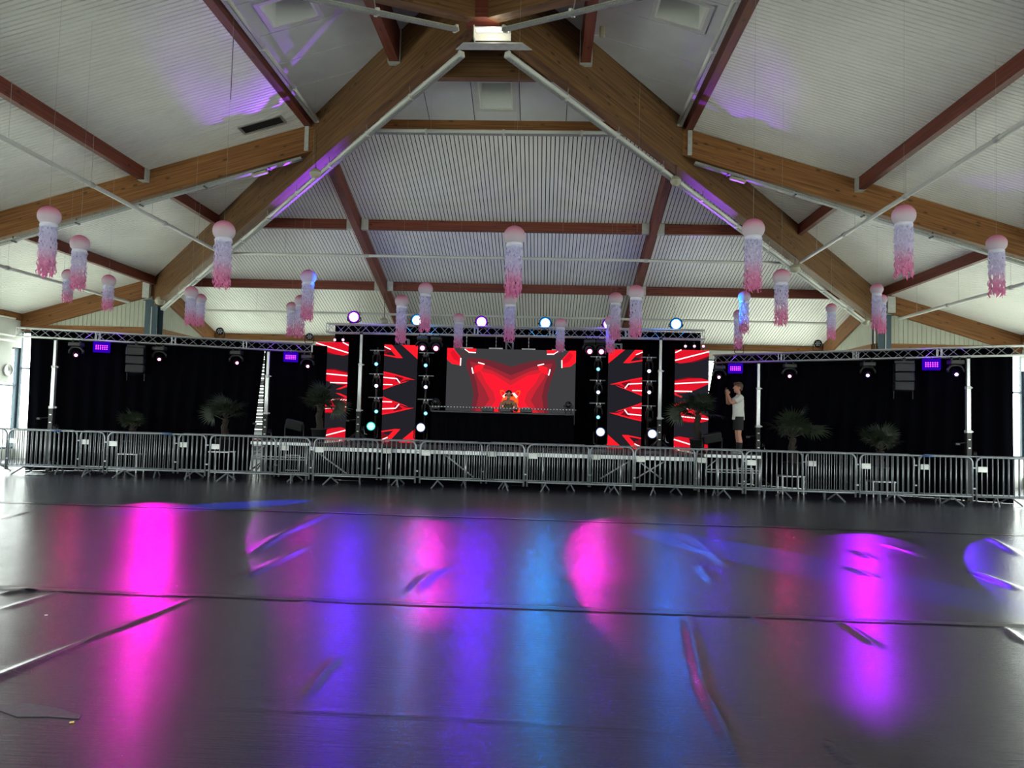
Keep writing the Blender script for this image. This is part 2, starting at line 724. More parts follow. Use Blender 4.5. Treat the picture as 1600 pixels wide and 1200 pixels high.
# tape strips that hold the two cross seams down
for ys, nm in ((0.02, 0), (-5.93, 1)):
    mb = MB()
    n = 140
    vs, fs = [], []
    for i in range(n + 1):
        x = -11 + 24 * i / n
        for dy in (-0.04, 0.03):
            y = ys + dy + 0.008 * noise.noise(V((x * 2, ys, 2)))
            vs.append((x, y, 0.012 + floor_h(x, y) + (0.006 if nm else 0.0)))
    fs = [(2 * i, 2 * i + 2, 2 * i + 3, 2 * i + 1) for i in range(n)]
    mb.add(vs, fs)
    mb.smooth = True
    mb.build('seam_tape', mat('dark_gaffer_tape', S(44, 42, 48), 0.3), floor)

# ------------------------------------------------------------------ CEILING
ceil_mb = MB()
for k in range(4):
    slab(ceil_mb, k, face_poly(-RB, RB, RAO, RB), 0.07, 0.12)
    slab(ceil_mb, k, face_poly(-RB, RB, RB, RE + .3, False), 0.07, 0.12)
    slab(ceil_mb, k, face_poly(-RAO, RAO, 0.0, RAO), 0.95, 1.0)
    slab(ceil_mb, k, face_poly(-RAO, RAO, RAO - .03, RAO + .03), 0.03, 1.0)
ceiling = struct(ceil_mb.build('ceiling', M_BACK), 'pitched hall ceiling of pale slats between brown timber beams', 'ceiling')
slats_left = 300
GAP = 0.022
for k in range(4):
    rest = MB()
    n = int(2 * RB / 0.1)
    for bay, (r0, r1) in enumerate(((RAO, RC), (RC, RB), (RB, RE))):
        for i in range(n):
            g = GAP if k == 0 else GAP * 1.3
            s0 = -RB + i * 0.1 + g / 2
            s1 = s0 + 0.1 - g
            p = face_poly(s0, s1, r0, r1 - 0.0, bay < 2)
            if not p or len(p) < 3:
                continue
            sm = (s0 + s1) / 2
            single = bay == 0 and ((k == 0 and abs(sm) < RA) or (k == 1 and -3.2 < sm < 7.6) or (k == 3 and -7.6 < sm < 3.2))
            if single and slats_left > 0:
                mb = MB()
                slab(mb, k, p, 0.0, 0.022)
                mb.build('slat', M_SLAT, ceiling)
                slats_left -= 1
            else:
                slab(rest, k, p, 0.0, 0.022)
    o = rest.build('slat_field', M_SLAT, ceiling)
    o['kind'] = 'stuff'

# smooth boards around the apex, with a skylight shaft in each face
for k in range(4):
    ks = [-4.2, -3.6, -2.55, -1.53, -0.51, 0.51, 1.53, 2.55, 3.6, 4.2]
    for i in range(len(ks) - 1):
        s0, s1 = ks[i] + 0.008, ks[i + 1] - 0.008
        if abs(s0 + s1) < 0.1:
            parts = [(s0, -0.34, 0.0, RAI), (0.34, s1, 0.0, RAI), (-0.34, 0.34, 0.0, 2.95), (-0.34, 0.34, 3.7, RAI)]
        else:
            parts = [(s0, s1, 0.0, RAI)]
        mb = MB()
        for q in parts:
            p = face_poly(*q)
            if p and len(p) > 2:
                slab(mb, k, p, 0.22, 0.25)
        if mb.v:
            mb.build('ceiling_board', M_PANEL, ceiling)
    mb = MB()
    for q in ((-0.36, -0.33, 2.92, 3.73), (0.33, 0.36, 2.92, 3.73), (-0.33, 0.33, 2.92, 2.96), (-0.33, 0.33, 3.69, 3.73)):
        slab(mb, k, face_poly(*q), 0.205, 0.8)
    slab(mb, k, face_poly(-0.36, 0.36, 2.92, 3.73), 0.8, 0.83)
    sh = mb.build('skylight_shaft', M_SHAFT, ceiling)
    mb = MB()
    for q in ((-0.43, -0.36, 2.85, 3.8), (0.36, 0.43, 2.85, 3.8), (-0.36, 0.36, 2.85, 2.92), (-0.36, 0.36, 3.73, 3.8)):
        slab(mb, k, face_poly(*q), 0.195, 0.222)
    mb.build('shaft_trim', M_WHITE, sh)

# dark vent hatch in the left slope
hp = at_slope(410, 194, -1)
mb = MB()
hs = hp.y
hr = -hp.x
slab(mb, 1, face_poly(hs - .16, hs + .16, hr - .42, hr + .42), -0.012, 0.02)
vent = tag(mb.build('ceiling_vent', M_BACK), 'small dark open vent hatch in the left ceiling slope', 'vent')
mb = MB()
for q in ((hs - .2, hs - .16, hr - .46, hr + .46), (hs + .16, hs + .2, hr - .46, hr + .46), (hs - .16, hs + .16, hr - .46, hr - .42), (hs - .16, hs + .16, hr + .42, hr + .46)):
    slab(mb, 1, face_poly(*q), -0.03, 0.005)
mb.build('vent_frame', M_ALU, vent)

# ------------------------------------------------------------------ TIMBER
SIDE = ['far', 'left', 'rear', 'right']


def bracket(parent, c, d, name='steel_bracket'):
    mb = MB()
    mb.bbox(c, d, 0.008)
    o = mb.build(name, M_GALVD)
    o.parent = parent
    o.matrix_parent_inverse = parent.matrix_world.inverted()
    return o


def adopt(o, parent):
    bpy.context.view_layer.update()
    o.parent = parent
    o.matrix_parent_inverse = parent.matrix_world.inverted()
    return o


HN = ['hip beam running from the roof apex down to the left column', 'hip beam running from the apex back over the left side of the camera',
      'hip beam running from the apex back over the right side of the camera', 'hip beam running from the roof apex down to the right column']
HIPS = []
for k, (sx, sy) in enumerate(((-1, 1), (-1, -1), (1, -1), (1, 1))):
    p = V((sx * .16, sy * .16, zc(.16, 0.02)))
    q = V((sx * (RB + .1), sy * (RB + .1), zc(RB + .1, 0.02)))
    o = beam_obj('hip_beam', p, q, 0.24, 0.97, W_HIP)
    tag(o, 'large weathered glulam ' + HN[k], 'beam', 'four hip beams meeting at the roof apex')
    HIPS.append(o)
    # upper fillet that fills the step up to the apex boards
    f = beam_obj('upper_fillet', p + V((0, 0, .24)), V((sx * RAI, sy * RAI, zc(RAI, .26))), 0.22, 0.24, W_HIP)
    adopt(f, o)
mb = MB()
mb.prism([(.3 * math.cos(a * PI / 4 + PI / 8), .3 * math.sin(a * PI / 4 + PI / 8)) for a in range(8)], zc(0) - 1.02, zc(0) + .5)
tag(mb.build('apex_post', W_RED), 'stubby dark timber king post where the four hips meet', 'post')


def purlin(k, s0, s1, r, w, d, top, label, group, m=W_RED):
    p, q = face_pt(k, s0, r, top), face_pt(k, s1, r, top)
    o = beam_obj('purlin', p, q, w, d, m)
    return tag(o, label, 'beam', group)


GP = 'purlins of the hall roof'
# ring at the apex boards
for k in (0, 1, 3, 2):
    lab = {0: 'deep stained beam just below the apex lamp, facing the camera', 1: 'stained beam left of the apex lamp hung in steel shoe, running to camera',
           3: 'stained beam right of the apex lamp hung in steel shoe, running to camera', 2: 'stained beam close behind the apex above the camera'}[k]
    o = purlin(k, -RU + .12, RU - .12, RU, 0.18, 0.82 if k == 0 else .62, 0.24, lab, GP, W_RED if k else W_HIP)
    if k in (1, 3):
        sgn = -1 if k == 1 else 1
        y = RU - 0.25
        x = sgn * RU
        zt = zc(RU, .24)
        bracket(o, (x - sgn * .11, y, zt - .31), (.02, .16, .66), 'beam_shoe')
        bracket(o, (x + sgn * .11, y, zt - .31), (.02, .16, .66), 'beam_shoe')
        bracket(o, (x, y, zt - .635), (.24, .16, .02), 'beam_shoe')
rm = (RAI + RAO) / 2
for k in (0, 1, 3, 2):
    lab = {0: 'wide timber beam above the slatted ceiling behind the long white lamp row', 1: 'red-brown beam along the top of the left slatted slope',
           3: 'red-brown beam along the top of the right slatted slope', 2: 'red-brown beam along the top of the slope behind the camera'}[k]
    purlin(k, -rm + .15, rm - .15, rm, RAO - RAI, 0.30, 0.27, lab, GP, W_GLU if k == 0 else W_RED)
segs = [(0, -RC, -RA, RC, 'upper purlin between left hip and left far rafter'), (0, -RA, RA, RC, 'upper purlin between the two far rafters'),
        (0, RA, RC, RC, 'upper purlin between right far rafter and right hip'),
        (0, -RB, -RA, RB, 'lower purlin between left column and left far rafter'), (0, -RA, RA, RB, 'lower purlin between the two far rafters'),
        (0, RA, RB, RB, 'lower purlin between right far rafter and right column'),
        (1, -RC, RA, RC, 'long purlin across the upper left slope in front of the left rafter'), (1, RA, RC, RC, 'short purlin between left rafter and left hip'),
        (3, -RA, RC, RC, 'long purlin across the upper right slope in front of the right rafter'), (3, -RC, -RA, RC, 'short purlin between right rafter and right hip'),
        (1, RA, RB, RB, 'dark purlin from the left rafter to the left column head'), (1, -RB, RA, RB, 'dark lower purlin of the left slope near the camera'),
        (3, -RB, -RA, RB, 'dark purlin from the right rafter to the right column head'), (3, -RA, RB, RB, 'dark lower purlin of the right slope near the camera')]
for k, s0, s1, r, lab in segs:
    e0 = 0.1
    o = purlin(k, s0 + e0, s1 - e0, r, 0.13, 0.27, 0.0, 'red-brown ' + lab, GP)
    for s, sg in ((s0 + e0, 1), (s1 - e0, -1)):
        if abs(abs(s) - RA) < .3:
            c = face_pt(k, s + sg * .1, r, -0.135)
            bracket(o, c, (.2, .17, .29) if k in (0, 2) else (.17, .2, .29), 'joist_hanger')
for k in (0, 1, 3):
    lab = {0: 'pale brown eaves beam above the far windows behind the stage', 1: 'brown eaves beam above the left windows', 3: 'brown eaves beam above the right windows'}[k]
    purlin(k, -RB + .1, RB - .1, RE - .1, 0.14, 0.22, 0.0, lab, GP, W_GLU)

GR = 'rafters of the hall roof'


def rafter(k, s, r0, r1, w, d, lab, m):
    o = beam_obj('rafter', face_pt(k, s, r0, 0.0), face_pt(k, s, r1, 0.0), w, d, m)
    return tag(o, lab, 'beam', GR)


rl = rafter(1, RA, RA + .1, RE, .2, .58, 'orange glulam rafter crossing the upper left of the picture', W_GLU)
rr = rafter(3, -RA, RA + .1, RE, .2, .58, 'orange glulam rafter crossing the upper right of the picture', W_GLU)
rafter(1, RB, RB + .2, RE, .2, .55, 'orange glulam rafter above the clad wall at far left', W_GLU)
rafter(3, -RB, RB + .2, RE, .2, .55, 'orange glulam rafter above the clad wall at far right', W_GLU)
rafter(0, -RA, RA + .1, RE, .18, .36, 'red-brown rafter running down the far slope, left of the stage middle', W_RED)
rafter(0, RA, RA + .1, RE, .18, .36, 'red-brown rafter running down the far slope, right of the stage middle', W_RED)
rafter(0, -RB, RB + .1, RE, .2, .55, 'brown rafter running from left column down to the far eaves', W_GLU)
rafter(0, RB, RB + .1, RE, .2, .55, 'orange rafter running from right column down to the far eaves', W_GLU)
rafter(1, -RA, RA + .1, RE, .2, .58, 'glulam rafter on the left slope beside the camera', W_GLU)
rafter(3, RA, RA + .1, RE, .2, .58, 'glulam rafter on the right slope beside the camera', W_GLU)
for sg, par in ((-1, rl), (1, rr)):
    c = V((sg * (RA + .22), RA - .12, zc(RA + .2, -.3)))
    bracket(par, c, (.1, .03, .56), 'nail_plate')

# ------------------------------------------------------------------ COLUMNS
for sg, w in ((-1, 'left'), (1, 'right')):
    x = sg * (RB + (.05 if sg < 0 else .2))
    z1 = zc(RB) - 0.78
    t = thing('steel_column', 'blue-grey steel column at the %s end of the stage, behind the truss' % w, 'column', (x, RB, 0), 0, 'blue-grey roof columns')
    mb = MB()
    mb.box((0, 0, z1 / 2), (.03, .38, z1))
    mb.build('web', M_BLUE, t)
    for e in (-1, 1):
        mb = MB()
        mb.box((0, e * .19, z1 / 2), (.4, .025, z1))
        mb.build('flange', M_BLUE, t)
    mb = MB()
    mb.box((0, 0, z1 + .012), (.5, .5, .024))
    mb.build('head_plate', M_BLUE, t)
    mb = MB()
    mb.box((sg * .2, -.2, z1 + .34), (.24, .03, .5))
    mb.box((sg * .06, -.25, z1 + .34), (.03, .12, .5))
    mb.build('gusset_plate', M_GALVD, t)
    mb = MB()
    mb.tube([(.02, -.215, 1.0), (.02, -.215, z1 - .2)], 0.016, 6)
    mb.build('conduit', M_WHITE, t)

# ------------------------------------------------------------------ WALLS AND WINDOWS
LZ0, LZ1 = 4.1, 4.32       # timber lintel
win_n = 0
trim_n = 0


def wall_run(name, a, b, sill, head, zt_a, zt_b, clad=False, lab=None):
    """wall from plan point a to b: parapet, window band, upper wall up to heights zt"""
    global win_n
    a, b = V((a[0], a[1], 0)), V((b[0], b[1], 0))
    d = (b - a).normalized()
    nrm = V((-d.y, d.x, 0)) * 0.1
    L = (b - a).length

    def quadbox(mb, s0, s1, z00, z01, z10, z11, th=1.0):
        p0, p1 = a + d * s0, a + d * s1
        n_ = nrm * th
        vs = []
        for off in (-n_, n_):
            vs += [p0 + off + V((0, 0, z00)), p1 + off + V((0, 0, z10)), p1 + off + V((0, 0, z11)), p0 + off + V((0, 0, z01))]
        mb.add(vs, [(0, 1, 2, 3), (7, 6, 5, 4), (0, 4, 5, 1), (1, 5, 6, 2), (2, 6, 7, 3), (3, 7, 4, 0)])
    mb = MB()
    quadbox(mb, 0, L, -.04, sill, -.04, sill)
    zl = lambda s: zt_a + (zt_b - zt_a) * s / L
    if clad:
        quadbox(mb, 0, L, LZ0, zl(0), LZ0, zl(L), .5)
    else:
        quadbox(mb, 0, L, head, zl(0), head, zl(L))
    w = struct(mb.build(name, M_WALL), lab, 'wall' if lab else None)
    if clad:
        n = int(L / 0.14)
        for i in range(n):
            s0, s1 = L * i / n + .006, L * (i + 1) / n - .006
            mb = MB()
            quadbox(mb, s0, s1, LZ1 - .05, zl(s0), LZ1 - .05, zl(s1), .72)
            mb.build('cladding_board', M_CLAD, w)
        mb = MB()
        quadbox(mb, 0, L, LZ0, LZ1, LZ0, LZ1, .95)
        mb.build('lintel', W_GLU, w)
    # window band
    nb = max(1, round(L / 2.3))
    win_n += 1
    wt = bpy.data.objects.new('window_%d' % win_n, None)
    COL.objects.link(wt)
    wt['kind'] = 'structure'
    for i in range(nb + 1):
        mb = MB()
        s = min(max(L * i / nb, .05), L - .05)
        quadbox(mb, s - .05, s + .05, sill, head, sill, head, .5)
        mb.build('mullion', M_BLUE, wt)
    for z in (sill + .03, (sill + head) / 2 + .4, head - .03):
        mb = MB()
        quadbox(mb, 0, L, z - .03, z + .03, z - .03, z + .03, .45)
        mb.build('transom', M_BLUE, wt)
    for i in range(nb):
        mb = MB()
        quadbox(mb, L * i / nb + .05, L * (i + 1) / nb - .05, sill + .06, head - .06, sill + .06, head - .06, .04)
        mb.build('pane', M_GLASS, wt)
    # daylight portal: lets the sky light enter through this opening
    ld = bpy.data.lights.new('window_daylight', 'AREA')
    ld.shape = 'RECTANGLE'
    ld.size, ld.size_y = L, head - sill
    ld.cycles.is_portal = True
    po = bpy.data.objects.new('window_daylight', ld)
    COL.objects.link(po)
    c = (a + b) / 2 + V((0, 0, (sill + head) / 2))
    inw = V((-c.x, -c.y, 0))
    nn = nrm.normalized()
    if nn.dot(inw) < 0:
        nn = -nn
    po.location = c - nn * 0.12
    po.rotation_euler = nn.to_track_quat('-Z', 'Y').to_euler()
    return w


ZE = zc(RE)
wall_run('wall_left', (-RE, -RB), (-RE, RB), 0.3, 3.55, ZE, ZE, lab='white side wall with a window band at far left')
wall_run('wall_right', (RE, -RB), (RE, RB), 0.3, 3.55, ZE, ZE, lab='white side wall with a window band at far right')
wall_run('wall_back', (-RB, -RE), (RB, -RE), 0.9, 3.55, ZE, ZE)
wall_run('wall_far', (-RB, RE), (-6.2, RE), 0.9, LZ0, ZE, ZE, lab='far wall with windows behind the left part of the stage')
wall_run('wall_far_east', (6.2, RE), (RB, RE), 0.9, LZ0, ZE, ZE, lab='far wall with windows behind the right part of the stage')
mb = MB()
mb.box((0, RE, ZE / 2 - .02), (12.4, .2, ZE + .04))  # unseen wall piece, left windowless to darken the slats above
struct(mb.build('wall_far_middle', M_WALL), 'unseen middle of the far wall, closed to keep the slats darker', 'wall')
wall_run('wall_far_left', (-RE, RB + .05), (-RB, RB + .05), 0.9, LZ0, zc(RE), zc(RB), True, lab='clad gable wall left of the left column')
wall_run('wall_far_right', (RE, RB + .05), (RB, RB + .05), 0.9, LZ0, zc(RE), zc(RB), True, lab='clad gable wall right of the right column')
wall_run('wall_recess_left', (-RB - .05, RB + .2), (-RB - .05, RE), 0.9, LZ0, zc(RB + .2), ZE, True, lab='clad return wall right of the left column')
wall_run('wall_recess_right', (RB + .05, RB + .2), (RB + .05, RE), 0.9, LZ0, zc(RB + .2), ZE, True, lab='clad return wall left of the right column')
wall_run('wall_rear_left', (-RE, -RB), (-RB, -RB), 0.9, 3.55, zc(RE), zc(RB))
wall_run('wall_rear_right', (RB, -RB), (RE, -RB), 0.9, 3.55, zc(RB), zc(RE))
wall_run('wall_rear_recess_left', (-RB, -RE), (-RB, -RB), 0.9, 3.55, zc(RE), zc(RB))
wall_run('wall_rear_recess_right', (RB, -RE), (RB, -RB), 0.9, 3.55, zc(RE), zc(RB))


# ------------------------------------------------------------------ LIGHT TRUNKING, PIPES, GLOBES
def trunking(p, q, lab, group, seg=1.5, up=(0, 0, 1), tray_side=1, hang=None):
    """white lamp tube on a perforated tray, with couplings, end caps and hangers"""
    M = frame_of(p, q, up)
    L = (V(q) - V(p)).length
    t = bpy.data.objects.new('light_trunking', None)
    COL.objects.link(t)
    t.matrix_world = M
    tag(t, lab, 'light fitting', group)
    n = max(1, round(L / seg))
    for i in range(n):
        mb = MB(True)
        a, b = L * i / n + .012, L * (i + 1) / n - .012
        mb.tube([(a, 0, 0), (b, 0, 0)], 0.04, 10)
        mb.build('lamp_tube', M_WHITE, t)
    mb = MB()
    mb.box((L / 2, tray_side * .045, -.035), (L, .07, .05))
    mb.build('perforated_tray', M_TRAY, t)
    mb = MB()
    mb.box((0, tray_side * .02, -.01), (.05, .11, .1))
    cm = mb.mesh('coupling', M_WHITE)
    for i in range(n + 1):
        link('coupling', cm, t, (L * i / n, 0, 0))
    if hang:
        mb = MB()
        mb.tube([(0, 0, .03), (0, 0, .03 + hang)], .008, 5)
        cm = mb.mesh('hanger', M_ALU)
        for i in range(1, n):
            link('hanger', cm, t, (L * i / n, 0, 0))
    return t


GT = 'white lamp trunking under the roof beams'
for sx, sy, lab in ((-1, 1, 'white lamp trunking under the left hip beam, from apex to column'), (1, 1, 'white lamp trunking under the right hip beam, from apex to column'),
                    (-1, -1, 'white lamp trunking left of the apex running back over the camera'), (1, -1, 'white lamp trunking right of the apex running back over the camera')):
    a, b = .42, 11.0
    trunking((sx * a, sy * a, zc(a, -1.17)), (sx * b, sy * b, zc(b, -1.17)), lab, GT, 1.55, tray_side=1 if sx * sy > 0 else -1, hang=.2)
trunking(face_pt(0, -3.3, 3.98, -.13), face_pt(0, 3.6, 3.98, -.13), 'row of white lamp tubes along the beam above the far slats', GT, 1.75, tray_side=1)
trunking(face_pt(1, 3.75, 3.95, .0), face_pt(1, -6, 3.95, .0), 'white lamp trunking beside the top beam of the left slope', GT, 1.6, tray_side=-1)
trunking(face_pt(3, -3.75, 3.95, .0), face_pt(3, 6, 3.95, .0), 'white lamp trunking beside the top beam of the right slope', GT, 1.6, tray_side=1)
# trunking slung under the two orange rafters
for sg, w in ((-1, 'left'), (1, 'right')):
    k = 1 if sg < 0 else 3
    s = (RA + .02) if sg < 0 else -(RA + .02)
    p, q = face_pt(k, s, 4.35, -.68), face_pt(k, s, 14.5, -.75)
    M = frame_of(p, q)
    L = (q - p).length
    t = bpy.data.objects.new('cable_tray', None)
    COL.objects.link(t)
    t.matrix_world = M
    tag(t, 'galvanised cable tray slung under the orange %s rafter' % w, 'cable tray', 'cable trays under the rafters')
    mb = MB()
    mb.box((L / 2, 0, 0), (L, .11, .012))
    mb.box((L / 2, .055, .025), (L, .008, .05))
    mb.box((L / 2, -.055, .025), (L, .008, .05))
    mb.build('tray', M_TRAY, t)
    for i in range(7):
        mb = MB()
        x = L * (i + .5) / 7
        mb.box((x, 0, .07), (.02, .02, .14))
        mb.box((x, 0, -.01), (.04, .16, .02))
        mb.build('hanger', M_DGREY, t)
    mb = MB()
    mb.bbox((1.0, 0, -.05), (.36, .13, .07), .02)
    mb.build('emergency_lamp', M_IVORY, t)

GPI = 'suspended white pipes'


def pipe(name, p, q, r, lab, wires=5, flat=False):
    p, q = V(p), V(q)
    t = thing(name, lab, 'pipe', p, 0, GPI)
    d = q - p
    mb = MB(True)
    n = 4
    mb.tube([d * (i / n) for i in range(n + 1)], r, 10)
    mb.build('tube', M_WHITE, t)
    for i in range(1, 4):
        mb = MB(True)
        c = d * (i / 4)
        u = d.normalized() * .06
        mb.tube([c - u, c + u], r * 1.25, 10)
        mb.build('coupling', M_GALVD, t)
    for i in range(wires):
        c = d * ((i + .5) / wires)
        w = p + c
        top = zc(max(abs(w.x), abs(w.y)))
        mb = MB()
        mb.tube([c, V((c.x, c.y, top - p.z))], 0.004, 4)
        mb.build('hanging_wire', M_ALU, t)


pipe('ceiling_pipe', (-7.5, 7.8, 6.0), (7.6, 7.8, 6.0), .04, 'upper thin white pipe spanning the far slope above the lanterns')
pipe('ceiling_pipe', (-7.75, 7.55, 6.0), (-7.75, -4, 6.0), .045, 'white pipe hanging along the left slope, ending at the left hip')
pipe('ceiling_pipe', (7.85, 7.6, 6.0), (7.85, -4, 6.0), .045, 'white pipe hanging along the right slope, ending at the right hip')
pipe('ceiling_pipe', (-10.0, 11.9, 4.98), (10.4, 11.9, 4.98), .04, 'lower thin white pipe just above the stage truss', 6)
pipe('ceiling_pipe', (-11.75, 10.4, 4.98), (-11.95, 0, 4.98), .045, 'low white pipe at far left, ending beside the left column')
pipe('ceiling_pipe', (11.75, 10.6, 4.98), (11.95, 0, 4.98), .045, 'low white pipe at far right, ending beside the right column')

GG = 'ivory globe loudspeakers'
for x, y, Y, d, lab in ((493, 271, 3.8, 18, 'ivory globe speaker hanging at the upper left hip joint'), (1056, 283, 3.8, 17, 'ivory globe speaker hanging at the upper right hip joint'),
                        (250, 470, 10.9, 15, 'ivory globe speaker hanging beside the left column head'), (1242, 420, 7.6, 16, 'ivory globe speaker below the right hip where two pipes meet'),
                        (1352, 502, 10.9, 14, 'ivory globe speaker hanging beside the right column head'), (600, 502, 11.0, 13, 'faint globe speaker behind the centre truss, left of the blue lamp')):
    p = at_y(x, y, Y)
    r = d / 2 / F_PX * (p - CAM).dot(FW)
    t = thing('globe_speaker', lab, 'speaker', p, 0, GG)
    mb = MB(True)
    mb.ball((0, 0, 0), (r, r, r * .92), 16)
    mb.build('shell', M_IVORY, t)
    mb = MB(True)
    mb.lathe([(r * 1.02, -.012), (r * 1.04, 0), (r * 1.02, .012)], 18)
    mb.build('seam_ring', M_GALVD, t)
    mb = MB()
    top = zc(max(abs(p.x), abs(p.y))) - p.z
    mb.tube([(0, 0, r * .85), (0.0, 0, min(top, .9))], .008, 5)
    mb.build('cable', M_CABLE, t)

# apex lamp: open fluorescent fitting on a steel plate
p = at_y(770, 52, -0.05)
t = thing('apex_lamp', 'lit fluorescent lamp at the roof apex on a steel plate', 'lamp', p)
mb = MB(True)
mb.tube([(-.27, -.06, .02), (.27, -.06, .02)], .028, 10)
mb.build('tube', emis('fluorescent_tube', (1, .93, .72, 1), 5), t)
mb = MB()
mb.box((0, .03, .07), (.6, .2, .02))
mb.box((0, .12, .0), (.6, .02, .14))
mb.box((-.31, .0, -.02), (.02, .24, .2))
mb.build('reflector', M_WHITE, t)
mb = MB()
mb.prism([(-.5, .06), (.5, .06), (.66, .30), (-.66, .30)], -.14, -.125)
mb.build('steel_plate', M_GALVD, t)
pl = bpy.data.lights.new('apex_lamp_light', 'POINT')
pl.energy = 3
pl.color = (1, .9, .7)
pl.shadow_soft_size = .1
po = bpy.data.objects.new('apex_lamp_light', pl)
COL.objects.link(po)
po.location = p + V((0, -.12, .0))

# small lamp on the right apex beam
p = at_y(941, 50, .8)
mb = MB()
mb.bbox((0, 0, 0), (.1, .1, .2), .02)
tag(mb.build('emergency_light', M_IVORY, None, p), 'small boxy white emergency light on the right apex beam', 'light')

# ------------------------------------------------------------------ JELLYFISH LANTERNS
M_HEAD = m_gradient('dyed_lantern_paper', [(0.0, S(216, 212, 226)), (0.42, S(222, 204, 220)), (0.75, S(228, 158, 188)), (1.0, S(218, 116, 156))], -0.13, 0.14, .7, .35)
M_TENT = m_gradient('dyed_tissue_paper', [(0.0, S(220, 116, 164)), (0.3, S(222, 150, 190)), (0.55, S(214, 200, 232)), (1.0, S(212, 212, 242))], -0.95, -0.1, .8, .4)


def lantern_meshes(seed, L):
    rnd = random.Random(seed)
    mb = MB(True)
    prof = []
    R, H = 0.155, 0.148
    n = 22
    for i in range(n + 1):
        a = PI * (0.03 + 0.87 * i / n)
        rib = 1 + 0.012 * (i % 2)
        prof.append((R * math.sin(a) * rib, H * math.cos(a)))
    mb.lathe(prof[::-1], 26)
    head = mb.mesh('bell', M_HEAD)
    mb = MB(True)
    z0 = prof[-1][1] + 0.012
    mb.lathe([(R * .74, z0 - .035), (R * .76, z0), (R * .72, z0 + .03)], 22)
    collar = mb.mesh('collar', mat('white_tissue', S(218, 216, 236), .8))
    mb = MB(False)
    ns = 26
    for s in range(ns):
        a0 = 2 * PI * s / ns
        m = 20
        ln = L * rnd.uniform(.86, 1.0)
        ph = rnd.choice((0, PI))
        pts, rr = [], []
        for i in range(m + 1):
            f = i / m
            # neighbouring strands swing to and fro and touch, like slit and stretched paper
            sw = (PI / ns) * .95 * math.sin(i * PI * .52 + s * PI + ph * (f > .55))
            rad = R * (.72 + .07 * math.sin(i * 1.7 + s) - .16 * f * (s % 3 == 0) + .03 * f) + rnd.uniform(-.008, .008)
            a = a0 + sw + rnd.uniform(-.05, .05)
            pts.append(V((rad * math.cos(a), rad * math.sin(a), z0 - .02 - ln * f)))
        w = .0135
        vs, fs = [], []
        for i, p in enumerate(pts):
            tang = V((-p.y, p.x, 0)).normalized()
            tw = w * (1 + .3 * math.sin(i * 2.3 + s)) * (1 if i < m else .2)
            out = V((p.x, p.y, 0)).normalized() * .006 * math.sin(i * 1.3)
            vs += [p - tang * tw + out, p + tang * tw - out]
        fs = [(2 * i, 2 * i + 1, 2 * i + 3, 2 * i + 2) for i in range(m)]
        mb.add(vs, fs)
    tent = mb.mesh('tentacles', M_TENT)
    return head, collar, tent


LM = [lantern_meshes(s, .80) for s in (1, 2, 3)]
LANT = [
    (77, 338, 38, 432, 'large pink jellyfish lantern, leftmost of all, in front of the orange left rafter'),
    (125, 381, 32, 452, 'pink jellyfish lantern right of and below the leftmost lantern'),
    (107, 430, 22, 472, 'small jellyfish lantern half hidden behind the second lantern from the left'),
    (170, 439, 23, 485, 'jellyfish lantern hanging alone in front of the far left clad wall'),
    (350, 361, 36, 448, 'large pink jellyfish lantern over the left hip beam'),
    (299, 457, 22, 508, 'left and higher lantern of the touching pair beside the left column'),
    (314, 467, 18, 510, 'right and lower lantern of the touching pair beside the left column'),
    (482, 433, 25, 500, 'jellyfish lantern with blue-lit head above the left truss end'),
    (470, 470, 20, 527, 'jellyfish lantern mostly hidden behind the blue-lit left lantern'),
    (456, 480, 18, 526, 'small purple-lit jellyfish lantern left of the blue-lit left lantern'),
    (628, 471, 22, 535, 'jellyfish lantern left of the blue lamp, above the left inner screen column'),
    (665, 452, 23, 518, 'jellyfish lantern just right of the leftmost blue lamp'),
    (717, 498, 18, 545, 'small jellyfish lantern over the top left corner of the centre screen'),
    (804, 369, 34, 461, 'large pink jellyfish lantern at the middle of the picture'),
    (797, 469, 22, 533, 'jellyfish lantern directly below the large middle lantern'),
    (876, 506, 18, 550, 'small jellyfish lantern over the top right part of the centre screen'),
    (962, 467, 22, 530, 'left lantern of the two hanging right of the centre screen'),
    (954, 502, 18, 552, 'small low lantern in front of the right inner screen column'),
    (994, 457, 25, 527, 'right lantern of the two hanging right of the centre screen'),
    (1177, 358, 36, 453, 'large pink jellyfish lantern over the right hip beam'),
    (1163, 464, 20, 521, 'jellyfish lantern glowing bright blue near the right screens'),
    (1154, 492, 18, 545, 'jellyfish lantern mostly hidden behind the bright blue right lantern'),
    (1221, 433, 28, 507, 'jellyfish lantern with tentacles in two bunches, right of the bright blue one'),
    (1299, 482, 18, 530, 'small mauve jellyfish lantern in front of the right end of the far slats'),
    (1370, 452, 21, 515, 'front lantern of the two hanging before the right column'),
    (1378, 468, 18, 520, 'lantern mostly hidden behind another before the right column'),
    (1412, 337, 39, 433, 'large pink jellyfish lantern over the orange right rafter'),
    (1557, 381, 34, 463, 'large pink jellyfish lantern, rightmost of all'),
]
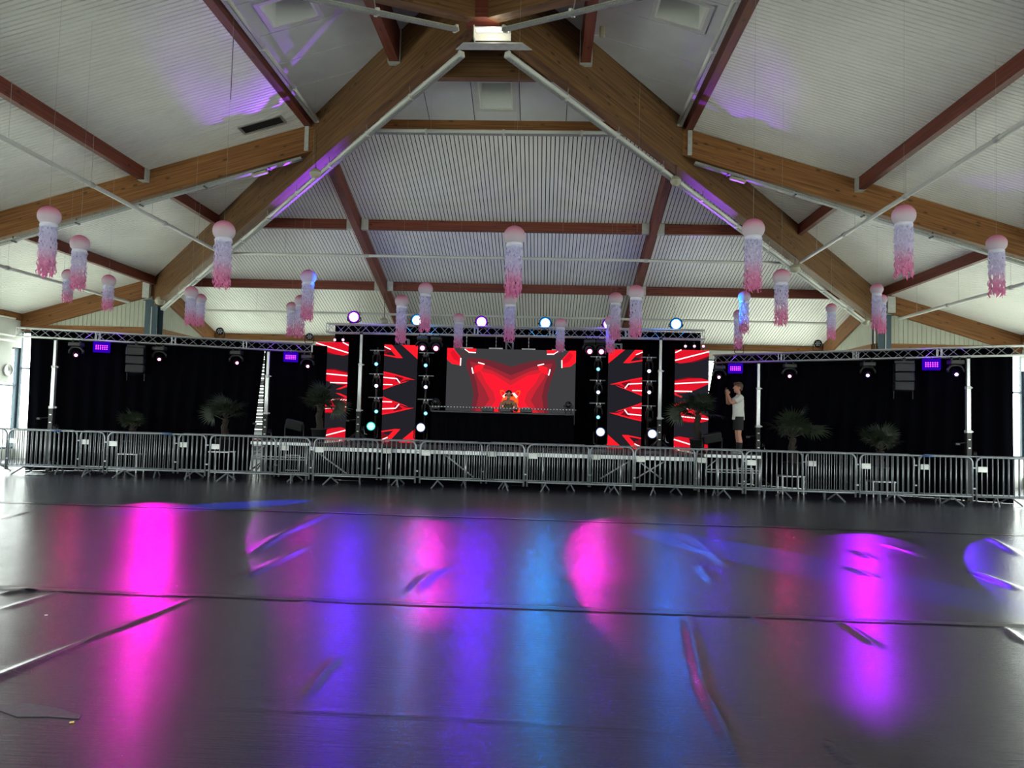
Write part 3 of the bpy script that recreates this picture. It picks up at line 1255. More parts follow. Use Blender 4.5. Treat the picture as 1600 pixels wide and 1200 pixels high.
for i, (x, y, d, b, lab) in enumerate(LANT):
    D = .31 * F_PX / d
    D = min(D, 20.2)
    p = at_d(x, y, D)
    sc = d * D / F_PX / .31 * math.cos(math.atan((x - 800) / F_PX)) ** .8
    t = thing('jellyfish_lantern', lab, 'lantern', p, random.uniform(0, 6), 'paper jellyfish lanterns')
    hd, cl, te = LM[i % 3]
    o = link('bell', hd, t)
    o.scale = (sc, sc, sc)
    o = link('collar', cl, t)
    o.scale = (sc, sc, sc)
    o = link('tentacles', te, t)
    want = (b - y) * D / F_PX
    o.scale = (sc, sc, want / .9)
    o['kind'] = 'stuff'
    mb = MB()
    rr_ = max(abs(p.x), abs(p.y))
    top = zc(rr_, .222 if rr_ < RAI else 0.0) - p.z
    mb.tube([(0, 0, .13 * sc), (0, 0, top)], .0013, 4)
    mb.build('thread', mat('nylon_thread', S(170, 170, 170), .4), t)

# ------------------------------------------------------------------ CROWD BARRIERS
BL, BH = 2.44, 1.1


def make_barrier():
    t = thing('crowd_barrier', 'x', 'barrier', (0, 0, 0), 0, 'galvanised crowd barriers')
    r, z0, z1, R = .021, .2, BH - .021, .14
    x0, x1 = -BL / 2, BL / 2
    pts = [V((x0, 0, z0 - .1)), V((x0, 0, z1 - R))]
    for i in range(1, 6):
        a = PI / 2 * i / 6
        pts.append(V((x0 + R - R * math.cos(a), 0, z1 - R + R * math.sin(a))))
    pts += [V((x0 + R, 0, z1)), V((x1 - R, 0, z1))]
    for i in range(1, 6):
        a = PI / 2 * i / 6
        pts.append(V((x1 - R + R * math.sin(a), 0, z1 - R + R * math.cos(a))))
    pts += [V((x1, 0, z1 - R)), V((x1, 0, z0 - .1))]
    mb = MB(True)
    mb.tube(pts, r, 8)
    mb.build('frame', M_GALV, t)
    mb = MB(True)
    mb.tube([(x0, 0, z0), (x1, 0, z0)], r * .9, 8)
    mb.build('bottom_rail', M_GALV, t)
    mb = MB(True)
    mb.tube([(0, 0, z0), (0, 0, z1)], .0105, 6)
    bar = mb.mesh('bar', M_GALV)
    n = 20
    for i in range(n):
        x = x0 + BL * (i + 1) / (n + 1)
        link('bar', bar, t, (x, 0, 0))
    for sx, dx in ((-1, .09), (1, -.09)):
        mb = MB()
        xx = sx * (BL / 2 - .42)
        for sy in (-1, 1):
            mb.tube([(xx - sy * dx * .2, 0, z0 - .01), (xx + sy * dx, sy * .3, .012)], .017, 6)
        mb.build('foot', M_GALV, t)
    mb = MB()
    mb.box((x0 + .13, -.012, z1 - .27), (.2, .012, .12))
    mb.build('name_plate', M_GALVD, t)
    for z in (z0 + .18, z1 - .24):
        mb = MB()
        mb.box((x1 + .03, 0, z), (.07, .03, .03))
        mb.build('hook', M_GALV, t)
    return t


BAR0 = make_barrier()
used = False
bx = [-14.35, -11.9, -9.38, -6.83, -4.28, -1.74, .82, 3.3, 5.78, 8.3, 10.85, 13.35]
fr_lab = ['front crowd barrier cut off by the left picture edge', 'front crowd barrier below the leftmost lift mast', 'front crowd barrier below the smallest palm at left',
          'front crowd barrier below the tall left palm and the bright curtain gap', 'front crowd barrier below the two left screen columns',
          'front crowd barrier below the left half of the centre screen', 'front crowd barrier below the right half of the centre screen', 'front crowd barrier below the standing person',
          'front crowd barrier below the wide palm right of the person', 'front crowd barrier below the rightmost palm', 'front crowd barrier cut off by the right picture edge']


def bar_y(x):
    return 5.27 - .028 * x


for row in (0, 1):
    for i in range(11 if row == 0 else 10):
        xc = (bx[i] + bx[i + 1]) / 2 + 1.25 * 0 if row == 0 else bx[i + 1] + .25
        b = BAR0 if not used else copy_tree(BAR0)
        used = True
        b.location = (xc, bar_y(xc) + (0 if row == 0 else .5), 0)
        b.rotation_euler = (0, 0, -.028 + random.uniform(-.006, .006))
        if row == 0:
            b['label'] = fr_lab[i]
        else:
            b['label'] = '%s crowd barrier of the rear row, counted from the left' % ['first', 'second', 'third', 'fourth', 'fifth', 'sixth', 'seventh', 'eighth', 'ninth', 'tenth'][i]
# blue tape bands on the top rails
for x, y, lab in ((88, 677, 'second front barrier'), (262, 682, 'third front barrier'), (1450, 718, 'barrier below the far right palm')):
    p = at_y(x, y, bar_y(10 if x > 900 else -10) if x != 262 else 5.5)
    p.y = bar_y(p.x)
    mb = MB(True)
    mb.tube([(-.13, 0, 0), (.13, 0, 0)], .0245, 8)
    o = mb.build('tape_band', M_BLUETAPE, None, (p.x, p.y, BH - .021))
    tag(o, 'blue tape band wound on the top rail of the ' + lab, 'tape', 'blue tape bands on barriers')

# ------------------------------------------------------------------ TRUSSES
def proj(P):
    d = V(P) - CAM
    z = d.dot(FW)
    return (800 + F_PX * d.dot(RT) / z, 600 - F_PX * d.dot(UP) / z)


def truss(name, p, q, h, lab, parent=None, r=.019, pitch=.25, vertical=False):
    """box truss between bottom-front chord ends; lattice of chords and lacing"""
    p, q = V(p), V(q)
    M = frame_of(p, q, (0, 0, 1) if not vertical else (0, 1, 0))
    L = (q - p).length
    t = bpy.data.objects.new(name, None)
    COL.objects.link(t)
    t.matrix_world = M
    tag(t, lab, 'truss', 'aluminium stage trusses')
    cs = [(0, 0), (h, 0), (0, h), (h, h)]
    for y, z in cs:
        mb = MB(True)
        mb.tube([(0, y, z), (L, y, z)], r, 8)
        mb.build('chord', M_ALU, t)
    mb = MB()
    n = max(2, int(round(L / pitch)))
    for (a, b) in (((0, 0), (0, h)), ((h, 0), (h, h)), ((0, h), (h, h)), ((0, 0), (h, 0))):
        for i in range(n):
            x0, x1 = L * i / n, L * (i + 1) / n
            c0, c1 = (a, b) if i % 2 == 0 else (b, a)
            if a[0] == h and b[0] == h:
                c0, c1 = c1, c0
            mb.tube([(x0, c0[0], c0[1]), (x1, c1[0], c1[1])], r * .42, 5, caps=False)
    o = mb.build('lacing', M_ALU, t)
    o['kind'] = 'stuff'
    k = max(1, round(L / 2.0))
    for i in range(k + 1):
        x = L * i / k
        for dx in ((-.045, .045) if 0 < i < k else (0,)):
            mb = MB()
            mb.tube([(x + dx, 0, 0), (x + dx, 0, h), (x + dx, h, h), (x + dx, h, 0)], r * .7, 6, closed=True)
            mb.build('end_frame', M_ALU, t)
    return t


ZT = 3.45
TL0, TL1 = V((-12.32, 6.28, ZT)), V((-5.52, 9.08, ZT))
TR0, TR1 = V((6.02, 9.55, ZT)), V((12.35, 5.29, ZT))
TC0, TC1 = V((-5.05, 8.8, 4.0)), V((5.62, 8.8, 4.04))
truss('box_truss', TL0, TL1, .22, 'long angled aluminium truss over the left black curtain')
truss('box_truss', TR0, TR1, .22, 'long angled aluminium truss over the right black curtain')
truss('box_truss', TC0, TC1, .25, 'aluminium truss across the stage middle above the screens')


def on_line(a, b, px):
    lo, hi = -.3, 1.3
    for _ in range(50):
        m = (lo + hi) / 2
        if proj(a.lerp(b, m))[0] < px:
            lo = m
        else:
            hi = m
    return a.lerp(b, lo)


for x, Y, lab in ((632, 10.2, 'short truss upright behind the left inner screen column'), (796, 10.3, 'truss upright standing behind the centre screen'), (966, 10.2, 'short truss upright behind the right inner screen column')):
    p = at_y(x, 540, Y)
    truss('truss_upright', (p.x - .1, Y, .95), (p.x - .1, Y, 4.0), .2, lab, vertical=True, r=.022)

# ------------------------------------------------------------------ CURTAINS
def curtain(name, pts, z0, z1, lab, edge_in=None, group='black stage curtains', amp=.05):
    """pleated drape along a plan polyline; edge_in = (bottom offset at start, at end) pulls the lower corners sideways"""
    pts = [V((p[0], p[1], 0)) for p in pts]
    L = sum((pts[i + 1] - pts[i]).length for i in range(len(pts) - 1))
    n = int(L / .055)
    rows = 9
    e0, e1 = edge_in or (0, 0)
    vs = []
    for j in range(rows):
        f = j / (rows - 1)
        for i in range(n + 1):
            s = i / n
            a, b = e0 * (1 - f) / L, 1 + e1 * (1 - f) / L
            ss = a + (b - a) * s
            d = ss * L
            k = 0
            while k < len(pts) - 2 and d > (pts[k + 1] - pts[k]).length:
                d -= (pts[k + 1] - pts[k]).length
                k += 1
            dr = (pts[k + 1] - pts[k]).normalized()
            nr = V((-dr.y, dr.x, 0))
            w = amp * math.sin(s * L * 2 * PI / .38 + 1.5 * noise.noise(V((s * L, f * .6, 3)))) * (1.1 - .35 * f)
            p = pts[k] + dr * d + nr * w
            vs.append((p.x, p.y, z0 + (z1 - z0) * f))
    fs = [(j * (n + 1) + i, j * (n + 1) + i + 1, (j + 1) * (n + 1) + i + 1, (j + 1) * (n + 1) + i) for j in range(rows - 1) for i in range(n)]
    t = thing(name, lab, 'curtain', (0, 0, 0), 0, group)
    mb = MB(True)
    mb.add(vs, fs)
    mb.build('drape', M_VELVET, t)
    mb = MB()
    mb.tube([(p.x, p.y, z1 + .01) for p in pts], .02, 6)
    mb.build('curtain_pipe', M_BLACKM, t)


off = V((.05, .36, 0))
la = on_line(TL0, TL1, 30) + off
lb = on_line(TL0, TL1, 405) + off
lc = on_line(TL0, TL1, 404) + off
curtain('stage_curtain', [la, lb], .004, ZT + .20, 'wide black stage curtain hanging from the left truss', (.05, -.3))
curtain('stage_curtain', [lc, TL1 + off + V((.25, .1, 0))], .004, ZT + .20, 'narrow black curtain right of the bright gap', (0.02, 0))
ra = on_line(TR0, TR1, 1118) + off
rb = on_line(TR0, TR1, 1594) + off
curtain('stage_curtain', [ra, rb], .004, ZT + .20, 'wide black stage curtain hanging from the right truss', (-.6, .0))
curtain('stage_curtain', [(-5.35, 10.75), (5.9, 10.75)], .9, 4.42, 'black backdrop curtain behind the screens in the stage middle')

# black sheet added to stand for the dark hollow beneath the stage deck
mb = MB()
mb.box((.3, 6.75, .42), (11.9, .03, .84))
tag(mb.build('understage_dark_sheet', M_VELVET), 'black sheet added for the dark hollow under the stage deck', 'cloth')

# ------------------------------------------------------------------ STAGE
DZ = .9
t = thing('stage_platform', 'black stage deck on aluminium frame in the middle behind the barriers', 'stage', (0, 0, 0))
for i in range(10):
    for j in range(3):
        mb = MB()
        mb.box((-4.55 + .96 * (i + .5), 6.2 + 1.55 * (j + .5), DZ - .03), (.95, 1.54, .06))
        mb.build('deck_board', M_DECK, t)
mb = MB()
mb.box((.25, 6.16, DZ - .10), (9.62, .05, .09))
mb.build('front_rail', M_ALU, t)
for i in range(6):
    x = -4.5 + 1.9 * i
    mb = MB(True)
    mb.tube([(x, 6.25, 0.008), (x, 6.25, DZ - .08)], .028, 8)
    mb.build('leg', M_ALU, t)
for a, b in (((-4.4, .7), (-3.6, .15)), ((4.2, .75), (3.5, .3)), ((3.5, .75), (4.1, .3)), ((-1.2, .72), (-.5, .2)), ((2.6, .25), (3.3, .7))):
    mb = MB(True)
    mb.tube([(a[0], 6.28, a[1]), (b[0], 6.28, b[1])], .02, 6)
    mb.build('brace', M_ALU, t)


def riser(x0, x1, y0, y1, z, lab):
    t = thing('stage_riser', lab, 'stage', (0, 0, 0), 0, 'side risers')
    mb = MB()
    mb.box(((x0 + x1) / 2, (y0 + y1) / 2, z - .03), (x1 - x0, y1 - y0, .06))
    mb.build('deck_board', M_DECK, t)
    mb = MB()
    for y in (y0, y1):
        mb.box(((x0 + x1) / 2, y, z - .05), (x1 - x0 + .02, .04, .07))
    for x in (x0, x1):
        mb.box((x, (y0 + y1) / 2, z - .05), (.04, y1 - y0, .07))
    mb.build('deck_frame', M_ALU, t)
    for x in (x0 + .03, (x0 + x1) / 2 - .35, x1 - .03):
        for y in (y0 + .02, y1 - .02):
            mb = MB(True)
            mb.tube([(x, y, 0.006), (x, y, z - .08)], .026, 8)
            mb.build('leg', M_ALU, t)
    for zz in (z - .38, z - .44):
        mb = MB(True)
        mb.tube([(x0, y0 + .02, zz), (x1, y0 + .02, zz)], .016, 6)
        mb.build('cross_rail', M_ALU, t)
    mb = MB(True)
    mb.tube([(x0 + .05, y0 + .05, z - .35), (x0 + .35, y0 + .05, z - .08)], .014, 6)
    mb.build('brace', M_ALU, t)
    xa, xb = x1 - .55, x1 - .2
    mb = MB(True)
    mb.tube([(xa, y0 - .02, .25), (xb, y0 - .02, .25), (xb, y0 - .02, .62), (xa, y0 - .02, .62)], .018, 6, closed=True)
    mb.build('bracing_frame', M_ALU, t)


riser(-6.05, -4.62, 6.16, 7.5, .95, 'aluminium side riser left of the stage, under the left palm')
riser(5.12, 6.46, 6.14, 7.5, .95, 'aluminium side riser under the standing person')

# ------------------------------------------------------------------ LED SCREENS
LEDK = 1.0
E_BG = emis('led_dark', S(34, 34, 40), 1.0)
E_BGC = emis('led_grey', S(62, 62, 64), 1.0)
E_RED = emis('led_red', S(214, 20, 40), 1.15)
E_RED2 = emis('led_bright_red', S(255, 26, 40), 1.3)
E_DRED = emis('led_dark_red', S(120, 18, 30), 1.0)
E_WHT = emis('led_white', S(255, 214, 214), 2.2)
E_ORG = emis('led_orange', S(255, 84, 34), 1.4)
E_M1 = emis('led_red_haze_outer', S(112, 40, 50), 1.0)
E_M2 = emis('led_red_haze_mid', S(158, 40, 52), 1.0)
E_M3 = emis('led_red_haze_inner', S(206, 36, 50), 1.05)
E_M4 = emis('led_red_core', S(250, 26, 46), 1.2)


def screen(name, x0, x1, z0, z1, Y, lab, gfx, base, cat='led screen', group=None, cell=.5):
    W, H = x1 - x0, z1 - z0
    t = thing(name, lab, cat, (x0, Y, z1), 0, group)
    mb = MB()
    mb.box((W / 2, .06, -H / 2), (W, .12, H))
    mb.build('cabinet', M_BLACK, t)
    mb = MB()
    mb.add([(0, -.002, 0), (W, -.002, 0), (W, -.002, -H), (0, -.002, -H)], [(0, 1, 2, 3)])
    disp = mb.build('display', base, t)
    for i, (poly, m) in enumerate(gfx):
        mb = MB()
        y = -.004 - .0009 * i
        mb.add([(u * W, y, -v * H) for u, v in poly], [tuple(range(len(poly)))])
        o = mb.build('graphic', m, disp)
    return t


def ln(a, b, w, asp=1.0):
    """thin bar from a to b in (u, v), thickness w in v units"""
    dx, dy = (b[0] - a[0]) * asp, b[1] - a[1]
    l = math.hypot(dx, dy)
    nx, ny = -dy / l * w / 2 / asp, dx / l * w / 2
    return [(a[0] + nx, a[1] + ny), (b[0] + nx, b[1] + ny), (b[0] - nx, b[1] - ny), (a[0] - nx, a[1] - ny)]


def sym_v(g):
    return g + [([(u, 1 - v) for u, v in p], m) for p, m in g]


def mir(g):
    return [([(1 - u, v) for u, v in p], m) for p, m in g]


A1 = .33
outer = sym_v([
    ([(0, 0), (1, 0), (1, .125), (.85, .137), (.6, .125), (.3, .095), (0, .055)], E_RED),
    ([(0, .055), (.3, .095), (.6, .125), (.5, .128), (.2, .098), (0, .068)], E_DRED),
    (ln((0, .012), (1, .107), .011, A1), E_WHT),
    (ln((.82, -.0), (1, .03), .010, A1), E_WHT),
    ([(0, .30), (.2, .28), (.6, .28), (1, .31), (1, .435), (.7, .43), (.4, .40), (0, .335)], E_RED),
    ([(.2, .28), (.6, .272), (1, .30), (1, .312), (.6, .285)], E_DRED),
    (ln((0, .315), (1, .34), .011, A1), E_WHT),
    (ln((.48, .414), (1, .414), .011, A1), E_WHT),
    ([(.66, .482), (1, .432), (1, .452), (.8, .478)], E_RED2),
])
inner = sym_v([
    ([(0, 0), (.22, 0), (.56, .135), (.40, .135), (.16, .045), (0, .03)], E_RED2),
    ([(0, .03), (.16, .05), (.30, .10), (0, .10)], E_DRED),
    ([(.06, .085), (.22, .072), (.34, .118), (.1, .108)], E_BG),
    ([(0, .10), (.4, .122), (.56, .135), (.4, .136), (0, .112)], E_RED2),
    (ln((0, .02), (.19, .05), .009, A1), E_WHT),
    ([(.52, 0), (1, 0), (1, .142)], E_RED2),
    ([(0, .285), (.3, .305), (.62, .33), (.95, .357), (.72, .356), (.5, .385), (.25, .43), (0, .462)], E_RED),
    ([(.34, .318), (.62, .338), (.5, .375), (.38, .38)], E_DRED),
    ([(0, .278), (.3, .298), (.75, .338), (.95, .357), (.72, .35), (.3, .311), (0, .29)], E_RED2),
    ([(.35, .41), (.78, .362), (.68, .38), (.3, .425), (0, .466), (0, .452)], E_RED2),
    (ln((0, .338), (.4, .348), .010, A1), E_WHT),
    (ln((0, .412), (.28, .412), .010, A1), E_WHT),
    (ln((.40, .348), (.5, .392), .010, A1), E_WHT),
])
YS = 9.7


def col(x0p, x1p, yt, yb, lab, gfx):
    a, b = at_y(x0p, yt, YS), at_y(x1p, yt, YS)
    c = at_y(x0p, yb, YS)
    screen('led_column', a.x, b.x, max(DZ, c.z), (a.z + b.z) / 2, YS, lab, gfx, E_BG, 'led screen', 'four tall led screen columns')


GL = 'tall red led screen column, '
col(494, 545, 534.5, 697, GL + 'leftmost, behind a palm', outer)
col(601, 653, 539, 697, GL + 'left of the centre screen', inner)
col(951, 1004, 546.5, 700, GL + 'right of the centre screen', mir(inner))
col(1055, 1108, 547, 705, GL + 'rightmost, behind a palm', mir(outer))

AC = 2.0


def sym_u(g):
    return g + mir(g)


cen = [
    ([(.16, .14), (.30, .16), (.42, .22), (.5, .27), (.58, .22), (.70, .16), (.84, .14), (.85, .26), (.81, .48), (.785, .70), (.80, 1), (.20, 1), (.215, .70), (.19, .48), (.15, .26)], E_M1),
    ([(.18, .20), (.33, .26), (.5, .40), (.67, .26), (.82, .20), (.80, .34), (.765, .52), (.745, .72), (.77, 1), (.23, 1), (.255, .72), (.235, .52), (.20, .34)], E_M2),
    ([(.21, .27), (.35, .33), (.5, .48), (.65, .33), (.79, .27), (.76, .44), (.70, .62), (.66, .78), (.73, 1), (.27, 1), (.34, .78), (.30, .62), (.24, .44)], E_M3),
    ([(.27, .36), (.37, .40), (.5, .56), (.63, .40), (.73, .36), (.69, .52), (.63, .66), (.61, .80), (.68, 1), (.32, 1), (.39, .80), (.37, .66), (.31, .52)], E_M4),
]
cen += sym_u([
    ([(0, 0), (.048, 0), (.108, .145), (.108, .265), (.04, .245), (0, .18)], E_RED2),
    ([(.02, .07), (.048, .02), (.10, .15), (.098, .22), (.05, .17)], E_RED),
    (ln((.108, .15), (.106, .27), .016, AC), E_WHT),
    ([(.14, 0), (.225, 0), (.222, .055), (.172, .055)], E_RED2),
    (ln((.168, .06), (.224, .064), .016, AC), E_WHT),
    (ln((.135, .01), (.17, .058), .012, AC), E_WHT),
    (ln((.10, .10), (.15, .06), .006, AC), E_DRED),
    (ln((.11, .13), (.15, .09), .006, AC), E_DRED),
    ([(.222, .265), (.292, .235), (.282, .30), (.262, .34), (.212, .385)], E_RED2),
    (ln((.244, .215), (.294, .24), .016, AC), E_WHT),
    (ln((.196, .295), (.208, .39), .018, AC), E_WHT),
    (ln((.262, .34), (.285, .40), .008, AC), E_RED2),
    (ln((.27, .35), (.292, .385), .008, AC), E_RED2),
])


def ring_pts(c, r0, a0, n=12):
    return [(c[0] + r0 * math.cos(a) / AC, c[1] + r0 * math.sin(a)) for a in [a0 + 2 * PI * i / n for i in range(n)]]


cc = (.50, .80)
cen.append((ring_pts(cc, .13, 0, 16), E_ORG))
for sx in (-1, 1):
    for sy in (-1, 1):
        lp = [(cc[0] + sx * .022, cc[1] + sy * .10), (cc[0] + sx * .055, cc[1] + sy * .165), (cc[0] + sx * .078, cc[1] + sy * .165), (cc[0] + sx * .076, cc[1] + sy * .12), (cc[0] + sx * .055, cc[1] + sy * .04)]
        cen.append((lp, E_ORG))
        lp2 = [(cc[0] + sx * .038, cc[1] + sy * .115), (cc[0] + sx * .058, cc[1] + sy * .15), (cc[0] + sx * .070, cc[1] + sy * .15), (cc[0] + sx * .069, cc[1] + sy * .118), (cc[0] + sx * .055, cc[1] + sy * .07)]
        cen.append((lp2, E_RED2))
        for k in (0, .018):
            cen.append((ln((cc[0] + sx * (.018 + k * .5), cc[1] + sy * (.125 + k * .2)), (cc[0] + sx * (.05 + k * .4), cc[1] + sy * (.05 + k)), .014, AC), E_WHT))
a, b = at_y(699, 544, 9.8), at_y(900, 548, 9.8)
c = at_y(699, 645, 9.8)
screen('led_wall', a.x, b.x, c.z - .25, (a.z + b.z) / 2, 9.8, 'wide led wall at the stage middle showing red geometric graphics', [([(u, v * .88) for u, v in p], m) for p, m in cen], E_BGC)
LWZ = (a.z + b.z) / 2
for xx in (775, 826, 729, 873):
    p = at_y(xx, 541 + (xx - 775) * .02, 9.85)
    p.z = LWZ
    t = thing('rigging_bar', 'chain and lifting bar holding the centre screen, at its %s' % {775: 'left middle', 826: 'right middle', 729: 'left end', 873: 'right end'}[xx], 'rigging', p, 0, 'rigging of the centre screen')
    mb = MB()
    mb.box((0, 0, .02), (.4, .06, .04))
    mb.build('bar', M_GALVD, t)
    mb = MB()
    for i in range(9):
        mb.bbox((0, 0, .06 + i * .055), (.022 if i % 2 else .008, .008 if i % 2 else .022, .06), .003)
    o = mb.build('chain', M_ALU, t)
    o['kind'] = 'stuff'

# ------------------------------------------------------------------ STAGE LIGHT FIXTURES
HOT = {}


def lens_mats(key):
    cols = {'magenta': ((1, .62, .86), (1.0, .02, .45)), 'violet': ((.9, .75, 1), (.30, .0, 1.0)), 'blue': ((.70, .93, 1), (.0, .22, 1.0)), 'teal': ((.35, .88, 1), (.02, .55, .8)),
            'white': ((.95, .97, 1), (.3, .4, .8)), 'green': ((.45, 1, .86), (.03, .65, .5)), 'pink': ((1, .7, .85), (.8, .1, .45)), 'off': ((.02, .02, .025), (.02, .02, .02))}[key]
    s = 0.0 if key == 'off' else 6.0
    if key == 'off':
        return M_BLACK, M_BLACK
    return emis('lens_' + key, cols[0] + (1,), {'teal': 2.2, 'green': 1.6, 'pink': 2.5}.get(key, s)), emis('lens_rim_' + key, cols[1] + (1,), 1.6)


def rot_to(d):
    return V(d).to_track_quat('-Z', 'Y').to_matrix()


def head_parts(t, c, aim, rad, ln_, key, rim=1.45, body=1.7, fins=True):
    """lamp head with housing, lens, rim, pointing along aim from centre c (local)"""
    R = rot_to(aim)
    mb = MB(True)
    B = rad * body
    mb.lathe([(B * .55, ln_ * .62), (B * .9, ln_ * .5), (B, ln_ * .2), (B, -ln_ * .35), (B * .95, -ln_ * .45), (rad * rim, -ln_ * .45), (rad * rim, -ln_ * .40)], 16, c, R)
    hd = mb.build('head', M_BLACK, t)
    m1, m2 = lens_mats(key)
    z = -ln_ * .45 - .004
    mb = MB(True)
    mb.lathe([(1e-4, z - rad * .22), (rad * .5, z - rad * .17), (rad, z)], 16, c, R)
    mb.build('lens', m1, hd)
    mb = MB(True)
    mb.lathe([(rad, z), (rad * 1.22, z + .001), (rad * 1.22, z + .004), (rad, z + .004)], 16, c, R)
    mb.build('lens_rim', m2, hd)
    return R, z


def moving_head(loc, lab, key, aim, rad=.05, hang=True, s=1.0, group='moving head lights', light=None, m=M_DGREY):
    """loc = clamp point (hanging) or base bottom (standing); aim = world target"""
    t = thing('moving_head', lab, 'stage light', loc, 0, group)
    f = -1 if hang else 1
    mb = MB()
    mb.bbox((0, 0, f * .13 * s), (.34 * s, .24 * s, .12 * s), .02 * s)
    mb.build('base', m, t)
    if hang:
        for sx in (-1, 1):
            mb = MB()
            mb.box((sx * .1 * s, 0, -.035 * s), (.03 * s, .05 * s, .08 * s))
            mb.build('clamp', M_BLACKM, t)
    else:
        for sx in (-1, 1):
            mb = MB()
            mb.box((sx * .12 * s, 0, .035 * s), (.05 * s, .2 * s, .07 * s))
            mb.build('foot', M_RUBBER, t)
    mb = MB(True)
    zc_ = f * .40 * s
    mb.tube([(-.19 * s, 0, zc_ - f * .02 * s), (-.19 * s, 0, zc_ - f * .10 * s), (-.13 * s, 0, f * .225 * s), (-.05 * s, 0, f * .2 * s), (.05 * s, 0, f * .2 * s), (.13 * s, 0, f * .225 * s), (.19 * s, 0, zc_ - f * .10 * s), (.19 * s, 0, zc_ - f * .02 * s)], .03 * s, 8)
    mb.build('yoke', m, t)
    c = V((0, 0, zc_))
    d = (V(aim) - (V(loc) + c)).normalized()
    R, z = head_parts(t, c, d, rad, .34 * s, key, body=min(1.9, .155 * s / rad))
    if light:
        col_, e, ang = light[:3]
        spot(t.name + '_beam', V(loc) + c + R @ V((0, 0, z - .05)), aim, col_, e, ang, light[3] if len(light) > 3 else .12, rad)
    return t


MAG, VIO, BLU, PNK, RED_ = (1.0, .0, .72), (.10, .0, 1.0), (.0, .08, 1.0), (1.0, .0, .55), (1.0, .0, .3)
CYA = (.0, .30, 1.0)
fl = lambda x, y: at_z(x, y, 0)
# hung from the left truss
for i, (x, y, key, aim, lt) in enumerate((
        (120, 557, 'magenta', fl(105, 860), (RED_, 160, 16)),
        (250, 563, 'magenta', fl(232, 834), (MAG, 2600, 14.5, .15)),
        (370, 568, 'magenta', fl(655, 858), ((.75, .0, 1.0), 1100, 17, .03)),
        (481, 576, 'magenta', fl(660, 870), (MAG, 200, 14)))):
    p = on_line(TL0, TL1, x)
    moving_head(p + V((0, 0, -.02)), 'pink-lit moving head light hung from the left truss, %s from the left' % ['first', 'second', 'third', 'fourth'][i], key, aim, .036, True, .95, 'moving heads under the side trusses', lt)
for i, (x, y, key, aim, lt) in enumerate((
        (1124, 592, 'magenta', fl(1060, 860), (VIO, 260, 22)),
        (1234, 590, 'magenta', fl(1232, 900), (RED_, 160, 13)),
        (1356, 586, 'violet', fl(1355, 880), ((.36, .0, 1.0), 2700, 10.5, .2)),
        (1493, 586, 'violet', fl(1690, 890), (VIO, 2200, 14, .03)))):
    p = on_line(TR0, TR1, x)
    moving_head(p + V((0, 0, -.02)), 'moving head light hung from the right truss, %s from the left' % ['first', 'second', 'third', 'fourth'][i], key, aim, .036, True, .95, 'moving heads under the side trusses', lt)
# hung in pairs from the centre truss
for i, (x, key, aim, lt) in enumerate(((661, 'pink', fl(640, 880), (MAG, 200, 20)), (682, 'magenta', fl(668, 852), (MAG, 1100, 9, .3)), (921, 'magenta', fl(1060, 858), (PNK, 1300, 14.5, .03)), (940, 'magenta', fl(940, 840), (MAG, 600, 9)))):
    p = on_line(TC0, TC1, x)
    moving_head(p + V((0, -.03, -.02)), ['left light of the pair above the screens at left', 'bright magenta right light of the pair above the screens at left', 'left light of the pair above the screens at right', 'right light of the pair above the screens at right'][i], key, aim, .06, True, .9, 'moving heads under the centre truss', lt, M_BLACK)
# large bright wash lights standing on the centre truss
for i, (x, y, key, lab, lcol, e, tgt) in enumerate((
        (552, 495, 'violet', 'large violet wash light, leftmost on the centre truss', VIO, 2100, (535, 980)),
        (651, 500, 'blue', 'large blue wash light on the centre truss, left of the lantern', CYA, 600, (640, 1000)),
        (752, 503, 'violet', 'large violet wash light above the centre screen', VIO, 2200, (742, 1000)),
        (852, 505, 'blue', 'large blue wash light above the right half of centre screen', CYA, 1500, (842, 980)),
        (951, 506, 'violet', 'violet wash light hidden behind the lanterns right of the centre screen', VIO, 2000, (945, 1000)),
        (1057, 506, 'blue', 'large blue wash light, rightmost on the centre truss', (.0, .16, 1.0), 1000, (1048, 1000)))):
    base = on_line(TC0, TC1, x) + V((0, .1, .27))
    c = at_y(x, y, base.y)
    t = thing('wash_light', lab, 'stage light', (c.x, base.y, base.z), 0, 'wash lights standing on the centre truss')
    h = max(.12, c.z - base.z)
    mb = MB()
    mb.bbox((0, .12, .035), (.22, .2, .07), .015)
    mb.build('base', M_BLACK, t)
    mb = MB(True)
    mb.tube([(-.19, .1, h), (-.19, .12, .1), (-.1, .12, .06), (.1, .12, .06), (.19, .12, .1), (.19, .1, h)], .018, 6)
    mb.build('yoke', M_BLACK, t)
    cl = V((0, .06, h))
    aim = CAM + V((0, 0, .2)) - (V((c.x, base.y, base.z)) + cl)
    R, z = head_parts(t, cl, aim.normalized(), .125, .26, key, body=1.24)
    src = V((c.x, base.y, base.z)) + cl + R @ V((0, 0, z - .06))
    spot('wash_beam', src, fl(*tgt), lcol, e, 36, .9, .09)
    if x in (552, 1057):  # blue spot added beside this lamp to tint one lantern
        tl = at_d(482, 436, .31 * F_PX / 25) if x == 1057 else at_d(1163, 482, .31 * F_PX / 20)
        spot('lantern_beam', src + V((0, 0, .1)), tl, (.0, .16, 1.0), 150000 if x == 1057 else 300000, 2.2 if x == 1057 else 4.5, .3, .03)
    # extra point light added beside the lens to tint truss and slats
    pl = bpy.data.lights.new('added_halo_light', 'POINT')
    pl.color = lcol
    pl.energy = 12
    pl.shadow_soft_size = .12
    po = bpy.data.objects.new('added_halo_light', pl)
    COL.objects.link(po)
    po.location = src + V((0, -.05, .12))

